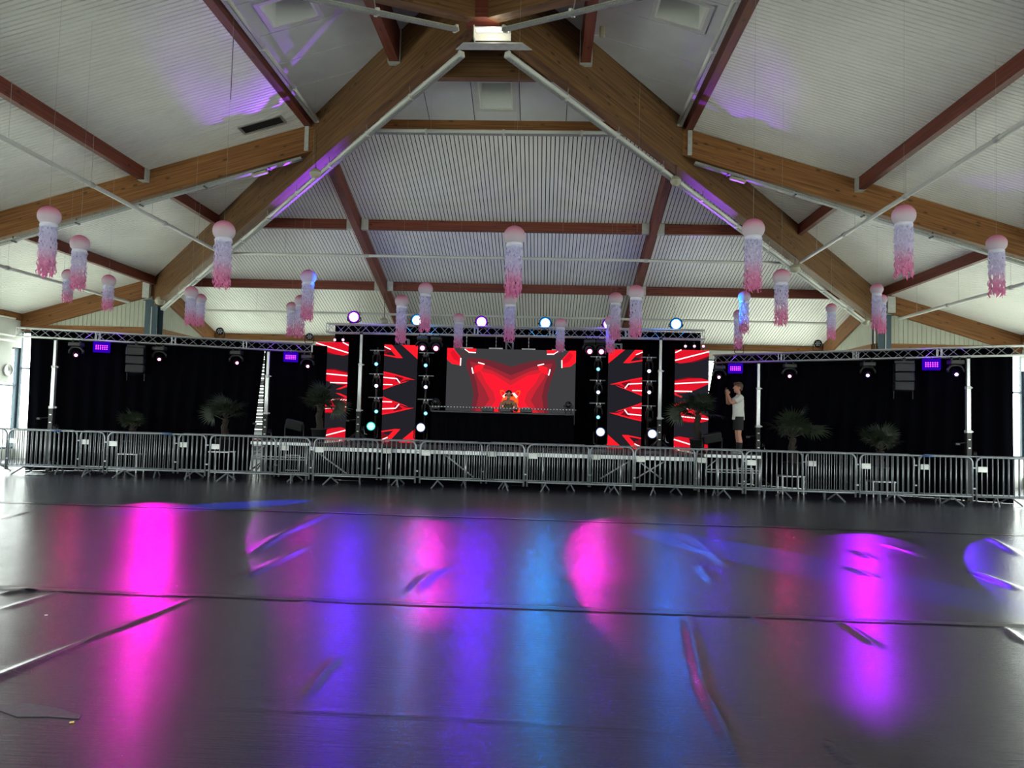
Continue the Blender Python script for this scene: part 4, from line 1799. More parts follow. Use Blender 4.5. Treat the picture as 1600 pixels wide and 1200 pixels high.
# beams that colour the roof (from the small spots beside the outer screen columns)
GS = 'small spots above the outer screen columns'
for i, (x, y, tgt, e, ang, lab) in enumerate(((523, 531, (420, 150, 7.4), 9000, 24, 'left tiny pink spot above the leftmost screen column'), (536, 531, (262, 248, 6.6), 5000, 8, 'right tiny pink spot above the leftmost screen column'),
                                (1071, 541, (1150, 190, 7.4), 4200, 18, 'left tiny pink spot above the rightmost screen column'), (1085, 541, (1540, 285, 6.6), 5000, 8, 'middle tiny pink spot above the rightmost screen column'),
                                (1099, 541, (1085, 300, 7.2), 800, 14, 'right tiny pink spot above the rightmost screen column'))):
    p = at_y(x, y, 9.72)
    t = thing('pin_spot', lab, 'stage light', p, 0, GS)
    head_parts(t, V((0, 0, 0)), (CAM - p).normalized(), .034, .12, 'pink', body=1.5)
    mb = MB()
    mb.box((0, .03, .07), (.02, .02, .14))
    mb.box((0, .03, -.06), (.02, .02, .12))
    mb.build('stem', M_BLACKM, t)
    tw = at_slope(tgt[0], tgt[1], -1 if tgt[0] < 800 else 1)
    spot('roof_beam', p + V((0, -.14, .12)), tw, (.36, .05, 1.0), e, ang, .5, .03)

# uv panels
for x, lab, ln_ in ((160, 'glowing purple led panel at the left end of the left truss', (TL0, TL1)), (455, 'glowing purple led panel at the right end of the left truss', (TL0, TL1)),
                    (1149, 'glowing purple led panel at the left end of the right truss', (TR0, TR1)), (1455, 'glowing purple led panel near the right end of right truss', (TR0, TR1))):
    p = on_line(ln_[0], ln_[1], x) + V((0, -.02, -.02))
    t = thing('uv_panel', lab, 'stage light', p, math.atan2(CAM.x - p.x, -(CAM.y - p.y)) * .8, 'purple led panels on the side trusses')
    mb = MB()
    mb.bbox((0, .04, -.16), (.40, .08, .28), .015)
    mb.build('casing', emis('uv_casing_glow', (.05, .0, .8, 1), .55), t)  # casing emits violet in place of the led light falling on it
    mb = MB()
    mb.box((0, .03, -.015), (.05, .05, .06))
    mb.build('clamp', M_BLACKM, t)
    for j in range(3):
        for i in range(6):
            mb = MB(True)
            mb.lathe([(1e-4, 0), (.014, 0), (.016, .012)], 8, (-.125 + i * .05, -.014, -.12 - j * .045), Matrix.Rotation(-PI / 2, 3, 'X'))
            mb.build('led', emis('uv_led', (.85, .06, 1, 1), 2.6), t)
    pl = bpy.data.lights.new('uv_glow', 'POINT')
    pl.color = (.22, .02, 1)
    pl.energy = 6
    pl.shadow_soft_size = .1
    po = bpy.data.objects.new('uv_glow', pl)
    COL.objects.link(po)
    po.location = p + V((0, -.25, -.2))

# round par cans (unlit) standing on the side trusses
for x, y, ln_, lab in ((340, 517, (TL0, TL1), 'unlit round par can on the left truss beside a rafter'), (481, 533, (TL0, TL1), 'unlit par can on the right end of the left truss'),
                       (1280, 537, (TR0, TR1), 'unlit round par can on the right truss before the slats'), (1156, 540, (TR0, TR1), 'unlit par can on the left end of the right truss')):
    p = on_line(ln_[0], ln_[1], x) + V((0, .1, .24))
    t = thing('par_can', lab, 'stage light', p, math.atan2(CAM.x - p.x, -(CAM.y - p.y)), 'unlit par cans on the side trusses')
    mb = MB(True)
    R = Matrix.Rotation(PI / 2, 3, 'X')
    mb.lathe([(.05, -.1), (.08, -.09), (.1, .0), (.105, .06), (.09, .065), (.09, .05), (1e-4, .05)], 18, (0, 0, .2), R)
    mb.build('housing', M_BLACK, t)
    for k in range(7):
        a = k * PI / 3
        r = 0 if k == 6 else .05
        mb = MB(True)
        mb.lathe([(1e-4, .01), (.016, .006), (.018, 0)], 8, (r * math.cos(a), -.052, .2 + r * math.sin(a)), R)
        mb.build('led', mat('unlit_led', S(190, 194, 196), .3), t)
    mb = MB(True)
    mb.tube([(-.12, 0, .2), (-.125, 0, .05), (-.1, 0, .01), (.1, 0, .01), (.125, 0, .05), (.12, 0, .2)], .012, 6)
    mb.build('bracket', M_BLACKM, t)

# light ladders between the screen columns
LAD = [(589, 'left of the left inner screen column', [(547, 569, 'teal'), (584, 603, 'white'), (621, 643, 'teal')], (579, 666, 'green')),
       (666, 'between left inner column and centre screen', [(551, 571, 'teal'), (587, 605, 'white'), (624, 646, 'teal')], (657, 668, 'white')),
       (935, 'between centre screen and right inner column', [(557, 577, 'teal'), (594, 613, 'white'), (630, 652, 'teal')], (938.5, 675, 'white')),
       (1014.5, 'right of the right inner screen column', [(558, 580, 'white'), (595, 613, 'white'), (634, 656, 'off')], (1019.5, 678, 'white'))]
YL = 9.15
for x, where, rows, big in LAD:
    p0 = at_y(x, rows[0][0], YL)
    t = thing('light_ladder', 'black pole with three cross bars, ' + where, 'light stand', (p0.x, YL + .12, DZ), 0, 'light ladders between the screens')
    mb = MB(True)
    mb.tube([(0, 0, 0), (0, 0, p0.z - DZ + .1)], .025, 8)
    mb.build('pole', M_BLACKM, t)
    mb = MB(True)
    mb.lathe([(.22, 0), (.22, .02), (.04, .03)], 16)
    mb.build('base_plate', M_BLACKM, t)
    for yb, yl, key in rows:
        pb = at_y(x, yb, YL)
        mb = MB(True)
        mb.tube([(-.22, -.03, pb.z - DZ), (.22, -.03, pb.z - DZ)], .017, 8)
        mb.build('cross_bar', M_GALV, t)
    for i, (yb, yl, key) in enumerate(rows):
        pb, pl_ = at_y(x, yb, YL), at_y(x, yl, YL)
        word = {'teal': 'teal', 'white': 'white', 'off': 'unlit'}[key]
        dz = pl_.z - pb.z
        h = thing('beam_light', '%s light on %s bar %s' % (word, ['top', 'middle', 'bottom'][i], where), 'stage light', (pb.x, YL - .03, pb.z), 0, 'small beam lights on the ladders')
        mb = MB()
        mb.bbox((0, 0, -.09), (.16, .12, .08), .012)
        mb.build('base', M_BLACK, h)
        mb = MB(True)
        mb.tube([(-.1, 0, dz), (-.1, 0, -.17), (-.05, 0, -.13), (.05, 0, -.13), (.1, 0, -.17), (.1, 0, dz)], .014, 6)
        mb.build('yoke', M_BLACK, h)
        for sx in (-.05, .05):
            mb = MB()
            mb.box((sx, 0, -.03), (.02, .03, .06))
            mb.build('clamp', M_ALU, h)
        head_parts(h, V((0, 0, dz)), (CAM + V((0, 0, .3)) - pb).normalized(), .042, .17, key, body=1.7)
    if x in (589, 935):  # blue spot added for a floor streak, only placed at the ladder head
        spot('added_streak_spot', at_y(x, rows[0][1], YL - .2), fl(1185, 868) if x == 589 else fl(362, 790), (.0, .05, 1.0), 800000, 5.5, .3, .03)
    pb = at_y(big[0], big[1], 8.9)
    word = {'green': 'turquoise', 'white': 'white'}[big[2]]
    h = thing('floor_wash_light', 'large %s wash light on the stage floor, %s' % (word, where), 'stage light', (pb.x, 8.95, DZ), 0, 'floor wash lights on the stage')
    dz = pb.z - DZ
    mb = MB()
    mb.bbox((0, 0, .05), (.3, .24, .1), .02)
    mb.build('base', M_BLACK, h)
    mb = MB(True)
    mb.tube([(-.19, 0, dz), (-.19, 0, .16), (-.1, 0, .1), (.1, 0, .1), (.19, 0, .16), (.19, 0, dz)], .02, 6)
    mb.build('yoke', M_BLACK, h)
    head_parts(h, V((0, 0, dz)), (CAM - pb).normalized(), .098, .24, big[2], body=1.4)

# dark strobe panels on the risers
for x, y, Y, lab, sg in ((460, 664, 6.75, 'dark tilted strobe panel on the left riser', 1), (1113, 684, 6.5, 'dark tilted strobe panel on the right riser', -1)):
    p = at_y(x, y, Y)
    t = thing('strobe_panel', lab, 'stage light', (p.x, Y, .95), 0, 'dark strobe panels on risers')
    dz = p.z - .95
    mb = MB()
    mb.bbox((0, 0, dz), (.44, .12, .24), .02, Matrix.Rotation(sg * .22, 3, 'Y') @ Matrix.Rotation(.4, 3, 'X'))
    mb.build('panel', M_DGREY, t)
    mb = MB(True)
    mb.tube([(-.24, 0, dz), (-.24, .02, .08), (-.15, .02, .03), (.15, .02, .03), (.24, .02, .08), (.24, 0, dz)], .018, 6)
    mb.build('yoke', M_BLACKM, t)
    mb = MB()
    mb.bbox((0, .02, .02), (.36, .22, .04), .01)
    mb.build('base', M_BLACKM, t)

# line array loudspeakers
for x, ln_, lab in ((214, (TL0, TL1), 'dark line array loudspeaker hung from the left truss'), (1412, (TR0, TR1), 'dark line array loudspeaker hung from the right truss')):
    p = on_line(ln_[0], ln_[1], x) + V((0, -.02, -.05))
    t = thing('line_array', lab, 'speaker', p, math.atan2(CAM.x - p.x, -(CAM.y - p.y)) * .6, 'line array loudspeakers')
    mb = MB()
    mb.box((0, 0, -.06), (.44, .1, .06))
    mb.box((0, 0, -.0), (.06, .06, .1))
    mb.build('fly_bar', M_DGREY, t)
    for i in range(3):
        mb = MB()
        mb.bbox((0, .03 * i, -.2 - i * .235), (.44, .34, .215), .015, Matrix.Rotation(-.05 * i, 3, 'X'))
        cb = mb.build('speaker_cabinet', M_BLACK, t)
        mb = MB()
        mb.box((0, .03 * i - .175 - .0, -.2 - i * .235), (.40, .012, .18), Matrix.Rotation(-.05 * i, 3, 'X'))
        mb.build('grille', mat('speaker_grille', S(34, 34, 38), .6, noise_scale=120, noise_amt=.3), cb)
    for sx in (-.215, .215):
        mb = MB()
        mb.box((sx, .1, -.55), (.014, .03, .85))
        mb.build('side_rail', M_DGREY, t)

# ------------------------------------------------------------------ LIFT MASTS
GM = 'telescopic lift masts'
for px, ln_, lab in ((84, (TL0, TL1), 'leftmost white telescopic lift mast under the left truss'), (418, (TL0, TL1), 'white lift mast beside the bright gap in the left curtains'),
                     (566, (TC0, TC1), 'white lift mast between the two left screen columns'), (1032, (TC0, TC1), 'white lift mast between the two right screen columns'),
                     (1187, (TR0, TR1), 'white lift mast right of the standing person'), (1516, (TR0, TR1), 'rightmost white lift mast under the right truss')):
    p = on_line(ln_[0], ln_[1], px)
    zt = p.z - .03
    p = V((p.x, p.y + (.1 if ln_[0] != TC0 else -.06), 0))
    z0 = 0.008 if ln_[0] is not TC0 else DZ
    t = thing('lift_mast', lab, 'lift mast', (p.x, p.y, z0), 0, GM)
    hb = 1.62 - z0 + (.15 if z0 > .5 else 0)
    mb = MB()
    mb.bbox((0, 0, hb / 2), (.12, .12, hb), .01)
    ba = mb.build('outer_tube', M_BLACKM, t)
    for k in range(3):
        mb = MB()
        mb.box((0, -.063, hb - .16 - k * .2), (.05, .006, .025))
        mb.build('rivet_plate', M_ALU, ba)
    zm = hb + (zt - z0 - hb) * .6
    mb = MB()
    mb.bbox((0, 0, (hb + zm) / 2), (.095, .095, zm - hb), .008)
    mb.build('middle_tube', M_ALU, t)
    mb = MB()
    mb.bbox((0, 0, (zm + zt - z0) / 2), (.07, .07, zt - z0 - zm), .006)
    mb.build('top_tube', M_ALU, t)
    for z, w in ((hb + .03, .13), (zm, .11)):
        mb = MB()
        mb.bbox((0, 0, z), (w, w, .07), .008)
        mb.box((w * .7, 0, z), (.05, .03, .03))
        mb.build('collar', M_GALVD, t)
    mb = MB()
    mb.box((0, 0, zt - z0 - .04), (.05, .05, .1))
    mb.box((0, -.04, zt - z0), (.09, .02, .06))
    mb.build('fork', M_BLACKM, t)
    mb = MB(True)
    mb.lathe([(.085, -.03), (.09, -.02), (.03, -.015), (.03, .015), (.09, .02), (.085, .03)], 14, (.13, 0, hb - .5), Matrix.Rotation(PI / 2, 3, 'Y'))
    wi = mb.build('winch', M_DGREY, t)
    mb = MB(True)
    mb.tube([(.16, 0, hb - .5), (.19, -.02, hb - .62), (.26, -.02, hb - .64)], .012, 6)
    mb.build('crank', M_ALU, wi)
    mb = MB()
    mb.tube([(0, 0, hb - .22), (-.26, -.06, hb - .26)], .014, 6)
    mb.bbox((-.29, -.07, hb - .27), (.1, .07, .06), .01)
    mb.build('side_arm', M_DGREY, t)
    for sx, sy in ((-1, -1), (1, -1), (-1, 1), (1, 1)):
        mb = MB(True)
        mb.tube([(0, 0, .32), (sx * .3, sy * .26, .02), ], .02, 6)
        mb.build('outrigger', M_BLACKM, t)

# ------------------------------------------------------------------ DJ BOOTH
p0, p1 = at_y(674, 641, 8.35), at_y(897, 646, 8.35)
BX0, BX1 = p0.x, p1.x
BZ = (p0.z + p1.z) / 2
t = thing('dj_booth', 'long black draped performer booth in front of the centre screen', 'table', ((BX0 + BX1) / 2, 8.65, DZ), 0)
W = BX1 - BX0
mb = MB()
mb.bbox((0, 0, BZ - DZ - .03), (W, .7, .05), .01)
mb.build('table_top', M_BLACK, t)
mb = MB(True)
n = 110
vs = []
for j in range(2):
    for i in range(n + 1):
        x = -W / 2 + W * i / n
        vs.append((x, -.36 + .02 * math.sin(i * .9), [.01, BZ - DZ - .05][j]))
mb.add(vs, [(i, i + 1, n + 2 + i, n + 1 + i) for i in range(n)])
mb.build('front_drape', M_VELVET, t)
for sx in (-1, 1):
    mb = MB()
    mb.box((sx * (W / 2 - .02), 0, (BZ - DZ - .06) / 2), (.03, .66, BZ - DZ - .06))
    mb.build('side_panel', M_VELVET, t)
mb = MB()
mb.box((0, -.38, BZ - DZ + .10), (W + .1, .03, .035))
lb_ = mb.build('led_bar', M_BLACK, t)
mb = MB()
for i in range(46):
    mb.ball((-W / 2 + W * (i + .5) / 46, -.398, BZ - DZ + .10), .011, 6)
o = mb.build('led_dots', emis('led_bar_dot', (.8, .85, 1, 1), .8), lb_)
o['kind'] = 'stuff'
for sx in (-1, 1):
    mb = MB()
    mb.box((sx * W / 2, -.37, BZ - DZ + .04), (.03, .03, .14))
    mb.build('bar_bracket', M_BLACKM, t)
# gear on the booth
for x, lab in ((762, 'left media player of the performer on the booth'), (822, 'right media player of the performer on the booth')):
    p = at_y(x, 642, 8.6)
    g = thing('media_player', lab, 'audio gear', (p.x, 8.6, BZ - .005), 0, 'media players on the booth')
    mb = MB()
    mb.bbox((0, 0, .055), (.33, .4, .1), .01)
    mb.build('body', M_BLACK, g)
    mb = MB(True)
    mb.lathe([(.1, 0), (.1, .015), (.09, .02), (1e-4, .02)], 18, (0, -.05, .105))
    mb.build('jog_wheel', M_GALVD, g)
    mb = MB()
    mb.box((0, .13, .12), (.2, .1, .02), Matrix.Rotation(.4, 3, 'X'))
    mb.build('display', emis('player_screen', (.3, .4, .6, 1), .4), g)
p = at_y(790, 642, 8.6)
g = thing('mixer', 'small dark mixer between the two media players', 'audio gear', (p.x, 8.6, BZ - .005))
mb = MB()
mb.bbox((0, 0, .055), (.3, .38, .1), .01)
bd = mb.build('body', M_BLACK, g)
for i in range(4):
    for j in range(3):
        mb = MB(True)
        mb.lathe([(.011, 0), (.009, .02)], 8, (-.1 + i * .066, .1 - j * .07, .105))
        mb.build('knob', M_GALVD, bd)
for x, lab in ((681, 'dark unlit moving head on the left end of the booth'), (888, 'dark unlit moving head on the right end of the booth')):
    p = at_y(x, 640, 8.65)
    moving_head((p.x, 8.65, BZ - .005), lab, 'off', (p.x - .3, 2, 2.4), .06, False, .62, 'unlit lights on the booth ends', None, M_BLACK)

# ------------------------------------------------------------------ PEOPLE
def blob(name, build, m, parent, voxel=.011, smooth=3):
    mb = MB()
    build(mb)
    me = mb.mesh(name, m)
    o = bpy.data.objects.new(name, me)
    COL.objects.link(o)
    md = o.modifiers.new('r', 'REMESH')
    md.mode = 'VOXEL'
    md.voxel_size = voxel
    md.use_smooth_shade = True
    sm = o.modifiers.new('s', 'SMOOTH')
    sm.factor = .5
    sm.iterations = smooth
    dg = bpy.context.evaluated_depsgraph_get()
    me2 = bpy.data.meshes.new_from_object(o.evaluated_get(dg))
    bpy.data.objects.remove(o)
    me2.polygons.foreach_set('use_smooth', [True] * len(me2.polygons))
    if not me2.materials:
        me2.materials.append(m)
    return link(name, me2, parent)


M_SKIN = mat('skin', S(160, 112, 92), .55)
M_HAIR = mat('brown_hair', S(76, 50, 34), .7, noise_scale=60, noise_amt=.35)
M_DHAIR = mat('dark_hair', S(36, 26, 22), .7, noise_scale=60, noise_amt=.35)
M_TEE = mat('white_cotton', S(178, 178, 174), .85, noise_scale=18, noise_amt=.05, bump=.4, bump_scale=14)
M_SHORT = mat('black_cotton', S(14, 14, 17), .9)
M_SHOE = mat('white_leather', S(150, 148, 144), .5)
M_KHAKI = mat('khaki_cotton', S(80, 74, 48), .9)


def head_shape(mb, c, yaw, pitch=0.0, s=1.0):
    """head facing local -X before yaw (about Z)"""
    R = Matrix.Rotation(yaw, 3, 'Z') @ Matrix.Rotation(pitch, 3, 'Y')
    at = lambda x, y, z: c + R @ (V((x, y, z)) * s)
    mb.ball(at(.015, 0, .03), [q * s for q in (.098, .076, .098)], 16, R)      # skull
    mb.ball(at(-.025, 0, -.045), [q * s for q in (.066, .058, .075)], 14, R)   # face and jaw
    mb.ball(at(-.062, 0, -.098), [q * s for q in (.026, .03, .022)], 10, R)    # chin
    mb.tube([at(-.085, 0, .02), at(-.112, 0, -.028)], [.009 * s, .016 * s], 8)  # nose
    mb.ball(at(-.083, 0, -.066), [q * s for q in (.014, .026, .010)], 8, R)    # lips
    mb.ball(at(-.075, 0, .028), [q * s for q in (.018, .05, .010)], 8, R)      # brow
    for e in (-1, 1):
        mb.ball(at(.012, e * .078, -.012), [q * s for q in (.022, .012, .034)], 8, R)  # ears
    return at, R


def hand(mb, w, fwd, up, side, curl=.55, s=1.0):
    """palm at wrist w pointing fwd, thumb towards side; up = palm normal (fingers curl towards it)"""
    f, u_, sd = V(fwd).normalized(), V(up).normalized(), V(side).normalized()
    pc = w + f * .045 * s
    M = Matrix((f, sd, u_)).transposed()
    mb.ball(pc, [.05 * s, .04 * s, .017 * s], 10, M)
    for i, (k, l) in enumerate(((-.030, .066), (-.010, .078), (.011, .082), (.031, .074))):
        a = w + f * .075 * s + sd * k * s
        q1 = a + (f * math.cos(curl * .7) + u_ * math.sin(curl * .7)) * l * .45 * s
        q2 = q1 + (f * math.cos(curl * 1.9) + u_ * math.sin(curl * 1.9)) * l * .33 * s
        q3 = q2 + (f * math.cos(curl * 2.8) + u_ * math.sin(curl * 2.8)) * l * .26 * s
        mb.tube([a, q1, q2, q3], [.0105 * s, .0098 * s, .009 * s, .0075 * s], 7)
    a = w + f * .02 * s + sd * .03 * s
    mb.tube([a, a + (sd * .7 + f * .6 + u_ * .2) * .035 * s, a + (sd * .5 + f * .8 + u_ * .5) * .07 * s], [.013 * s, .011 * s, .009 * s], 7)


# --- person on the right riser, seen in profile, filming with a phone
pf = at_y(1153, 709, 6.45)
t = thing('person', 'person in white t-shirt and black shorts standing on the right riser holding up a phone', 'person', (pf.x, 6.45, .95), 0)
HW = V((-.285, -.03, 1.44))       # wrist near the phone (left hand, far: +y; right hand near: -y)


def person_body(mb):
    for e in (-1, 1):
        y = e * .085
        mb.tube([(.01, y, .07), (.02, y, .12), (.03, y, .30), (.0, y, .47), (-.005, y * 1.05, .70), (.0, y * 1.02, .92)], [.036, .037, .056, .052, .072, .088], 12)
        mb.tube([(.05, y, .035), (-.04, y, .035), (-.13, y * 1.1, .028)], [.034, .04, .03], 10)
    mb.ball((0, 0, .95), (.105, .15, .11), 14)
    mb.tube([(0, 0, .95), (-.005, 0, 1.1), (-.01, 0, 1.25), (.0, 0, 1.36), (.01, 0, 1.42)], [.115, .108, .122, .105, .06], 14)
    mb.tube([(.01, -.15, 1.375), (.01, 0, 1.39), (.01, .15, 1.375)], [.058, .075, .058], 12)
    mb.tube([(.01, 0, 1.40), (-.005, 0, 1.50), (-.012, 0, 1.55)], [.056, .05, .05], 12)
    for e in (-1, 1):
        sh = V((.01, e * .175, 1.37))
        el = V((-.215, e * .185, 1.235))
        wr = V((-.275, e * .075, 1.455))
        mb.tube([sh, sh.lerp(el, .5), el], [.052, .047, .039], 10)
        mb.tube([el, el.lerp(wr, .35), wr], [.039, .04, .026], 10)
        hand(mb, wr, (-.12, -e * .25, 1), (-.25, -e * 1, 0), (.9, 0, .2), .5)
    head_shape(mb, V((-.02, 0, 1.635)), .12, 0.0, 1.05)


body = blob('body', person_body, M_SKIN, t, .0085, 2)


def tee(mb):
    mb.tube([(.0, 0, .84), (0, 0, .9), (0, 0, 1.0), (-.005, 0, 1.12), (-.01, 0, 1.25), (.0, 0, 1.35), (.012, 0, 1.425)], [.152, .15, .142, .136, .142, .128, .075], 18)
    mb.tube([(.012, -.165, 1.375), (.012, 0, 1.385), (.012, .165, 1.375)], [.075, .10, .075], 14)
    for e in (-1, 1):
        sh = V((.012, e * .175, 1.37))
        el = V((-.215, e * .185, 1.235))
        mb.tube([sh, sh.lerp(el, .35), sh.lerp(el, .62)], [.074, .072, .07], 12)
    for e in (-1, 1):
        mb.ball((.0, e * .06, .92), (.13, .12, .09), 12)


blob('t_shirt', tee, M_TEE, t, .010, 2)


def shorts(mb):
    mb.ball((0, 0, .90), (.125, .165, .12), 14)
    for e in (-1, 1):
        mb.tube([(0, e * .085, .92), (-.002, e * .09, .75), (-.004, e * .092, .585)], [.11, .106, .102], 14)


blob('shorts', shorts, M_SHORT, t, .010, 2)
for e in (-1, 1):
    mb = MB(True)
    mb.tube([(.02, e * .085, .10), (.026, e * .085, .2), (.03, e * .085, .285)], [.048, .055, .062], 12)
    mb.build('sock', M_SHORT, t)
    mb = MB(True)
    mb.ball((-.035, e * .089, .045), (.135, .052, .05), 14)
    mb.ball((.035, e * .087, .07), (.06, .05, .05), 12)
    mb.build('shoe', M_SHOE, t)
    mb = MB()
    mb.bbox((-.033, e * .089, .011), (.27, .098, .022), .01)
    mb.build('shoe_sole', M_SHOE, t)


def hair1(mb):
    c = V((-.02, 0, 1.635))
    mb.ball(c + V((.022, 0, .05)), (.108, .086, .094), 16)
    mb.ball(c + V((-.05, 0, .098)), (.062, .07, .04), 12)
    mb.ball(c + V((.06, 0, -.015)), (.058, .07, .075), 12)


blob('hair', hair1, M_HAIR, t, .009, 2)
mb = MB(True)
for e in (-1, 1):
    mb.ball((-.108, e * .032, 1.642), (.008, .013, .007), 8)
mb.build('eyes', mat('eye_white', S(190, 184, 178), .3), t)
mb = MB(True)
mb.lathe([(.055, -.002), (.058, 0), (.055, .002), (.035, .002), (.032, 0), (.035, -.002), (.055, -.002)], 18, (.130, -.02, 1.20), Matrix.Rotation(PI / 2, 3, 'Y'))
mb.build('shirt_print', mat('red_print', S(150, 40, 44), .7), t)
ph = thing('phone', 'dark phone held up in both hands of the standing person', 'phone', (pf.x - .315, 6.45, .95 + 1.50), 0)
mb = MB()
mb.bbox((0, 0, .05), (.011, .078, .155), .004, Matrix.Rotation(.12, 3, 'Y'))
mb.build('case', M_BLACK, ph)
mb = MB()
mb.box((.0075, 0, .05), (.001, .07, .142), Matrix.Rotation(.12, 3, 'Y'))
mb.build('screen', emis('phone_screen', (.25, .2, .25, 1), .35), ph)

# --- performer behind the booth
pd = at_y(795, 611, 9.25)
t = thing('person', 'performer in olive tank top with dark curly hair and headphones behind the booth', 'person', (pd.x, 9.25, DZ), 0)
HT = pd.z - DZ          # crown height above the deck
k_ = HT / 1.60


def dj_body(mb):
    q = lambda x, y, z: V((x, y, z)) * k_
    for e in (-1, 1):
        mb.tube([q(e * .09, .06, .07), q(e * .09, .07, .42), q(e * .09, .07, .85)], [.05, .06, .09], 10)
        mb.tube([q(e * .09, .1, .035), q(e * .09, -.1, .03)], [.04, .04], 8)
    mb.ball(q(0, .06, .88), (.15, .11, .11), 12)
    mb.tube([q(0, .06, .88), q(0, .03, 1.05), q(0, .0, 1.2), q(0, -.03, 1.31)], [.13, .13, .14, .075], 14)
    mb.tube([q(-.17, -.02, 1.255), q(0, -.02, 1.275), q(.17, -.02, 1.255)], [.062, .085, .062], 12)
    mb.tube([q(0, -.03, 1.29), q(0, -.06, 1.39)], [.055, .052], 10)
    for e in (-1, 1):
        sh, el, wr = q(e * .19, -.02, 1.25), q(e * .255, -.14, 1.03), q(e * .16, -.37, 1.06)
        mb.tube([sh, sh.lerp(el, .5), el], [.056, .05, .042], 10)
        mb.tube([el, el.lerp(wr, .4), wr], [.042, .04, .027], 10)
        hand(mb, wr, (-e * .2, -1, -.05), (0, 0, -1), (-e, 0, 0), .4)
    head_shape(mb, q(0.005, -.085, 1.475), PI / 2 + .12, -.28, 1.0)


blob('body', dj_body, M_SKIN, t, .010, 2)


def tank(mb):
    q = lambda x, y, z: V((x, y, z)) * k_
    mb.tube([q(0, .06, .86), q(0, .04, 1.0), q(0, .0, 1.17), q(0, -.01, 1.23)], [.15, .148, .152, .12], 16)
    for e in (-1, 1):
        mb.tube([q(e * .075, -.10, 1.18), q(e * .085, -.05, 1.315), q(e * .075, .08, 1.25)], [.03, .026, .03], 8)
    mb.ball(q(0, -.06, 1.17), (.105, .09, .07), 10)


blob('tank_top', tank, M_KHAKI, t, .010, 2)


def hair2(mb):
    c = V((.005, -.085, 1.475)) * k_
    rnd = random.Random(3)
    for i in range(40):
        a, b = rnd.uniform(0, 2 * PI), rnd.uniform(.05, 1.25)
        mb.ball(c + V((.085 * math.sin(b) * math.cos(a), .02 + .095 * math.sin(b) * math.sin(a), .045 + .085 * math.cos(b))), .026, 6)


blob('hair', hair2, M_DHAIR, t, .009, 1)
mb = MB(True)
c = V((.005, -.085, 1.475)) * k_
mb.tube([c + V((.1 * math.cos(a), .0, .015 + .125 * math.sin(a))) for a in [PI * i / 10 for i in range(11)]], .010, 6)
for e in (-1, 1):
    mb.lathe([(.03, -.018), (.038, 0), (.03, .018)], 12, c + V((e * .098, 0, -.005)), Matrix.Rotation(PI / 2, 3, 'Y'))
mb.build('headphones', M_BLACK, t)

# ------------------------------------------------------------------ PALMS
M_LEAF = mat('palm_leaf', S(26, 36, 18), .6, noise_scale=5, noise_amt=.25)
M_PET = mat('palm_petiole', S(42, 42, 24), .6)
M_TRUNK = mat('palm_fibre', S(34, 26, 20), .95, noise_scale=30, noise_amt=.45, bump=1.0, bump_scale=40)
M_POT = mat('dark_pot', S(14, 14, 16), .6)


def frond_mesh(seed, pl_, fl_):
    """fan leaf: petiole along +X rising, then a round fan of narrow pleated blades"""
    rnd = random.Random(seed)
    mb = MB()
    pts = [V((pl_ * i / 5, 0, .10 * pl_ * math.sin(PI * .5 * i / 5))) for i in range(6)]
    tip = pts[-1]
    pet = MB(True)
    pet.tube(pts, [.013, .012, .010, .009, .008, .007], 5)
    n = 24
    for i in range(n):
        a = (-1 + 2 * (i + .5) / n) * 2.15
        l = fl_ * (1 - .22 * abs(a) / 2.15) * rnd.uniform(.9, 1.05)
        d = V((math.cos(a), math.sin(a), 0))
        sd = V((-math.sin(a), math.cos(a), 0))
        w = fl_ * .055
        droop = rnd.uniform(.04, .28)
        fold_ = .35 * w
        prev = None
        for j in range(5):
            f = j / 4
            c = tip + d * (l * f) + V((0, 0, .06 * l * math.sin(PI * f) - droop * l * f ** 2.6))
            ww = w * (0.25 + 1.2 * f) if f < .5 else w * (.85 * (1 - f) / .5 + .03)
            cur = [c - sd * ww, c + V((0, 0, fold_ * (1 - f))), c + sd * ww]
            if prev:
                k = len(mb.v)
                mb.v += [tuple(v) for v in prev + cur]
                mb.f += [(k, k + 1, k + 4, k + 3), (k + 1, k + 2, k + 5, k + 4)]
            prev = cur
    return pet.mesh('petiole', M_PET), mb.mesh('leaf_blades', M_LEAF)


FR = [frond_mesh(s, p_, f_) for s, p_, f_ in ((1, .34, .42), (2, .28, .40), (3, .42, .44), (4, .22, .36))]


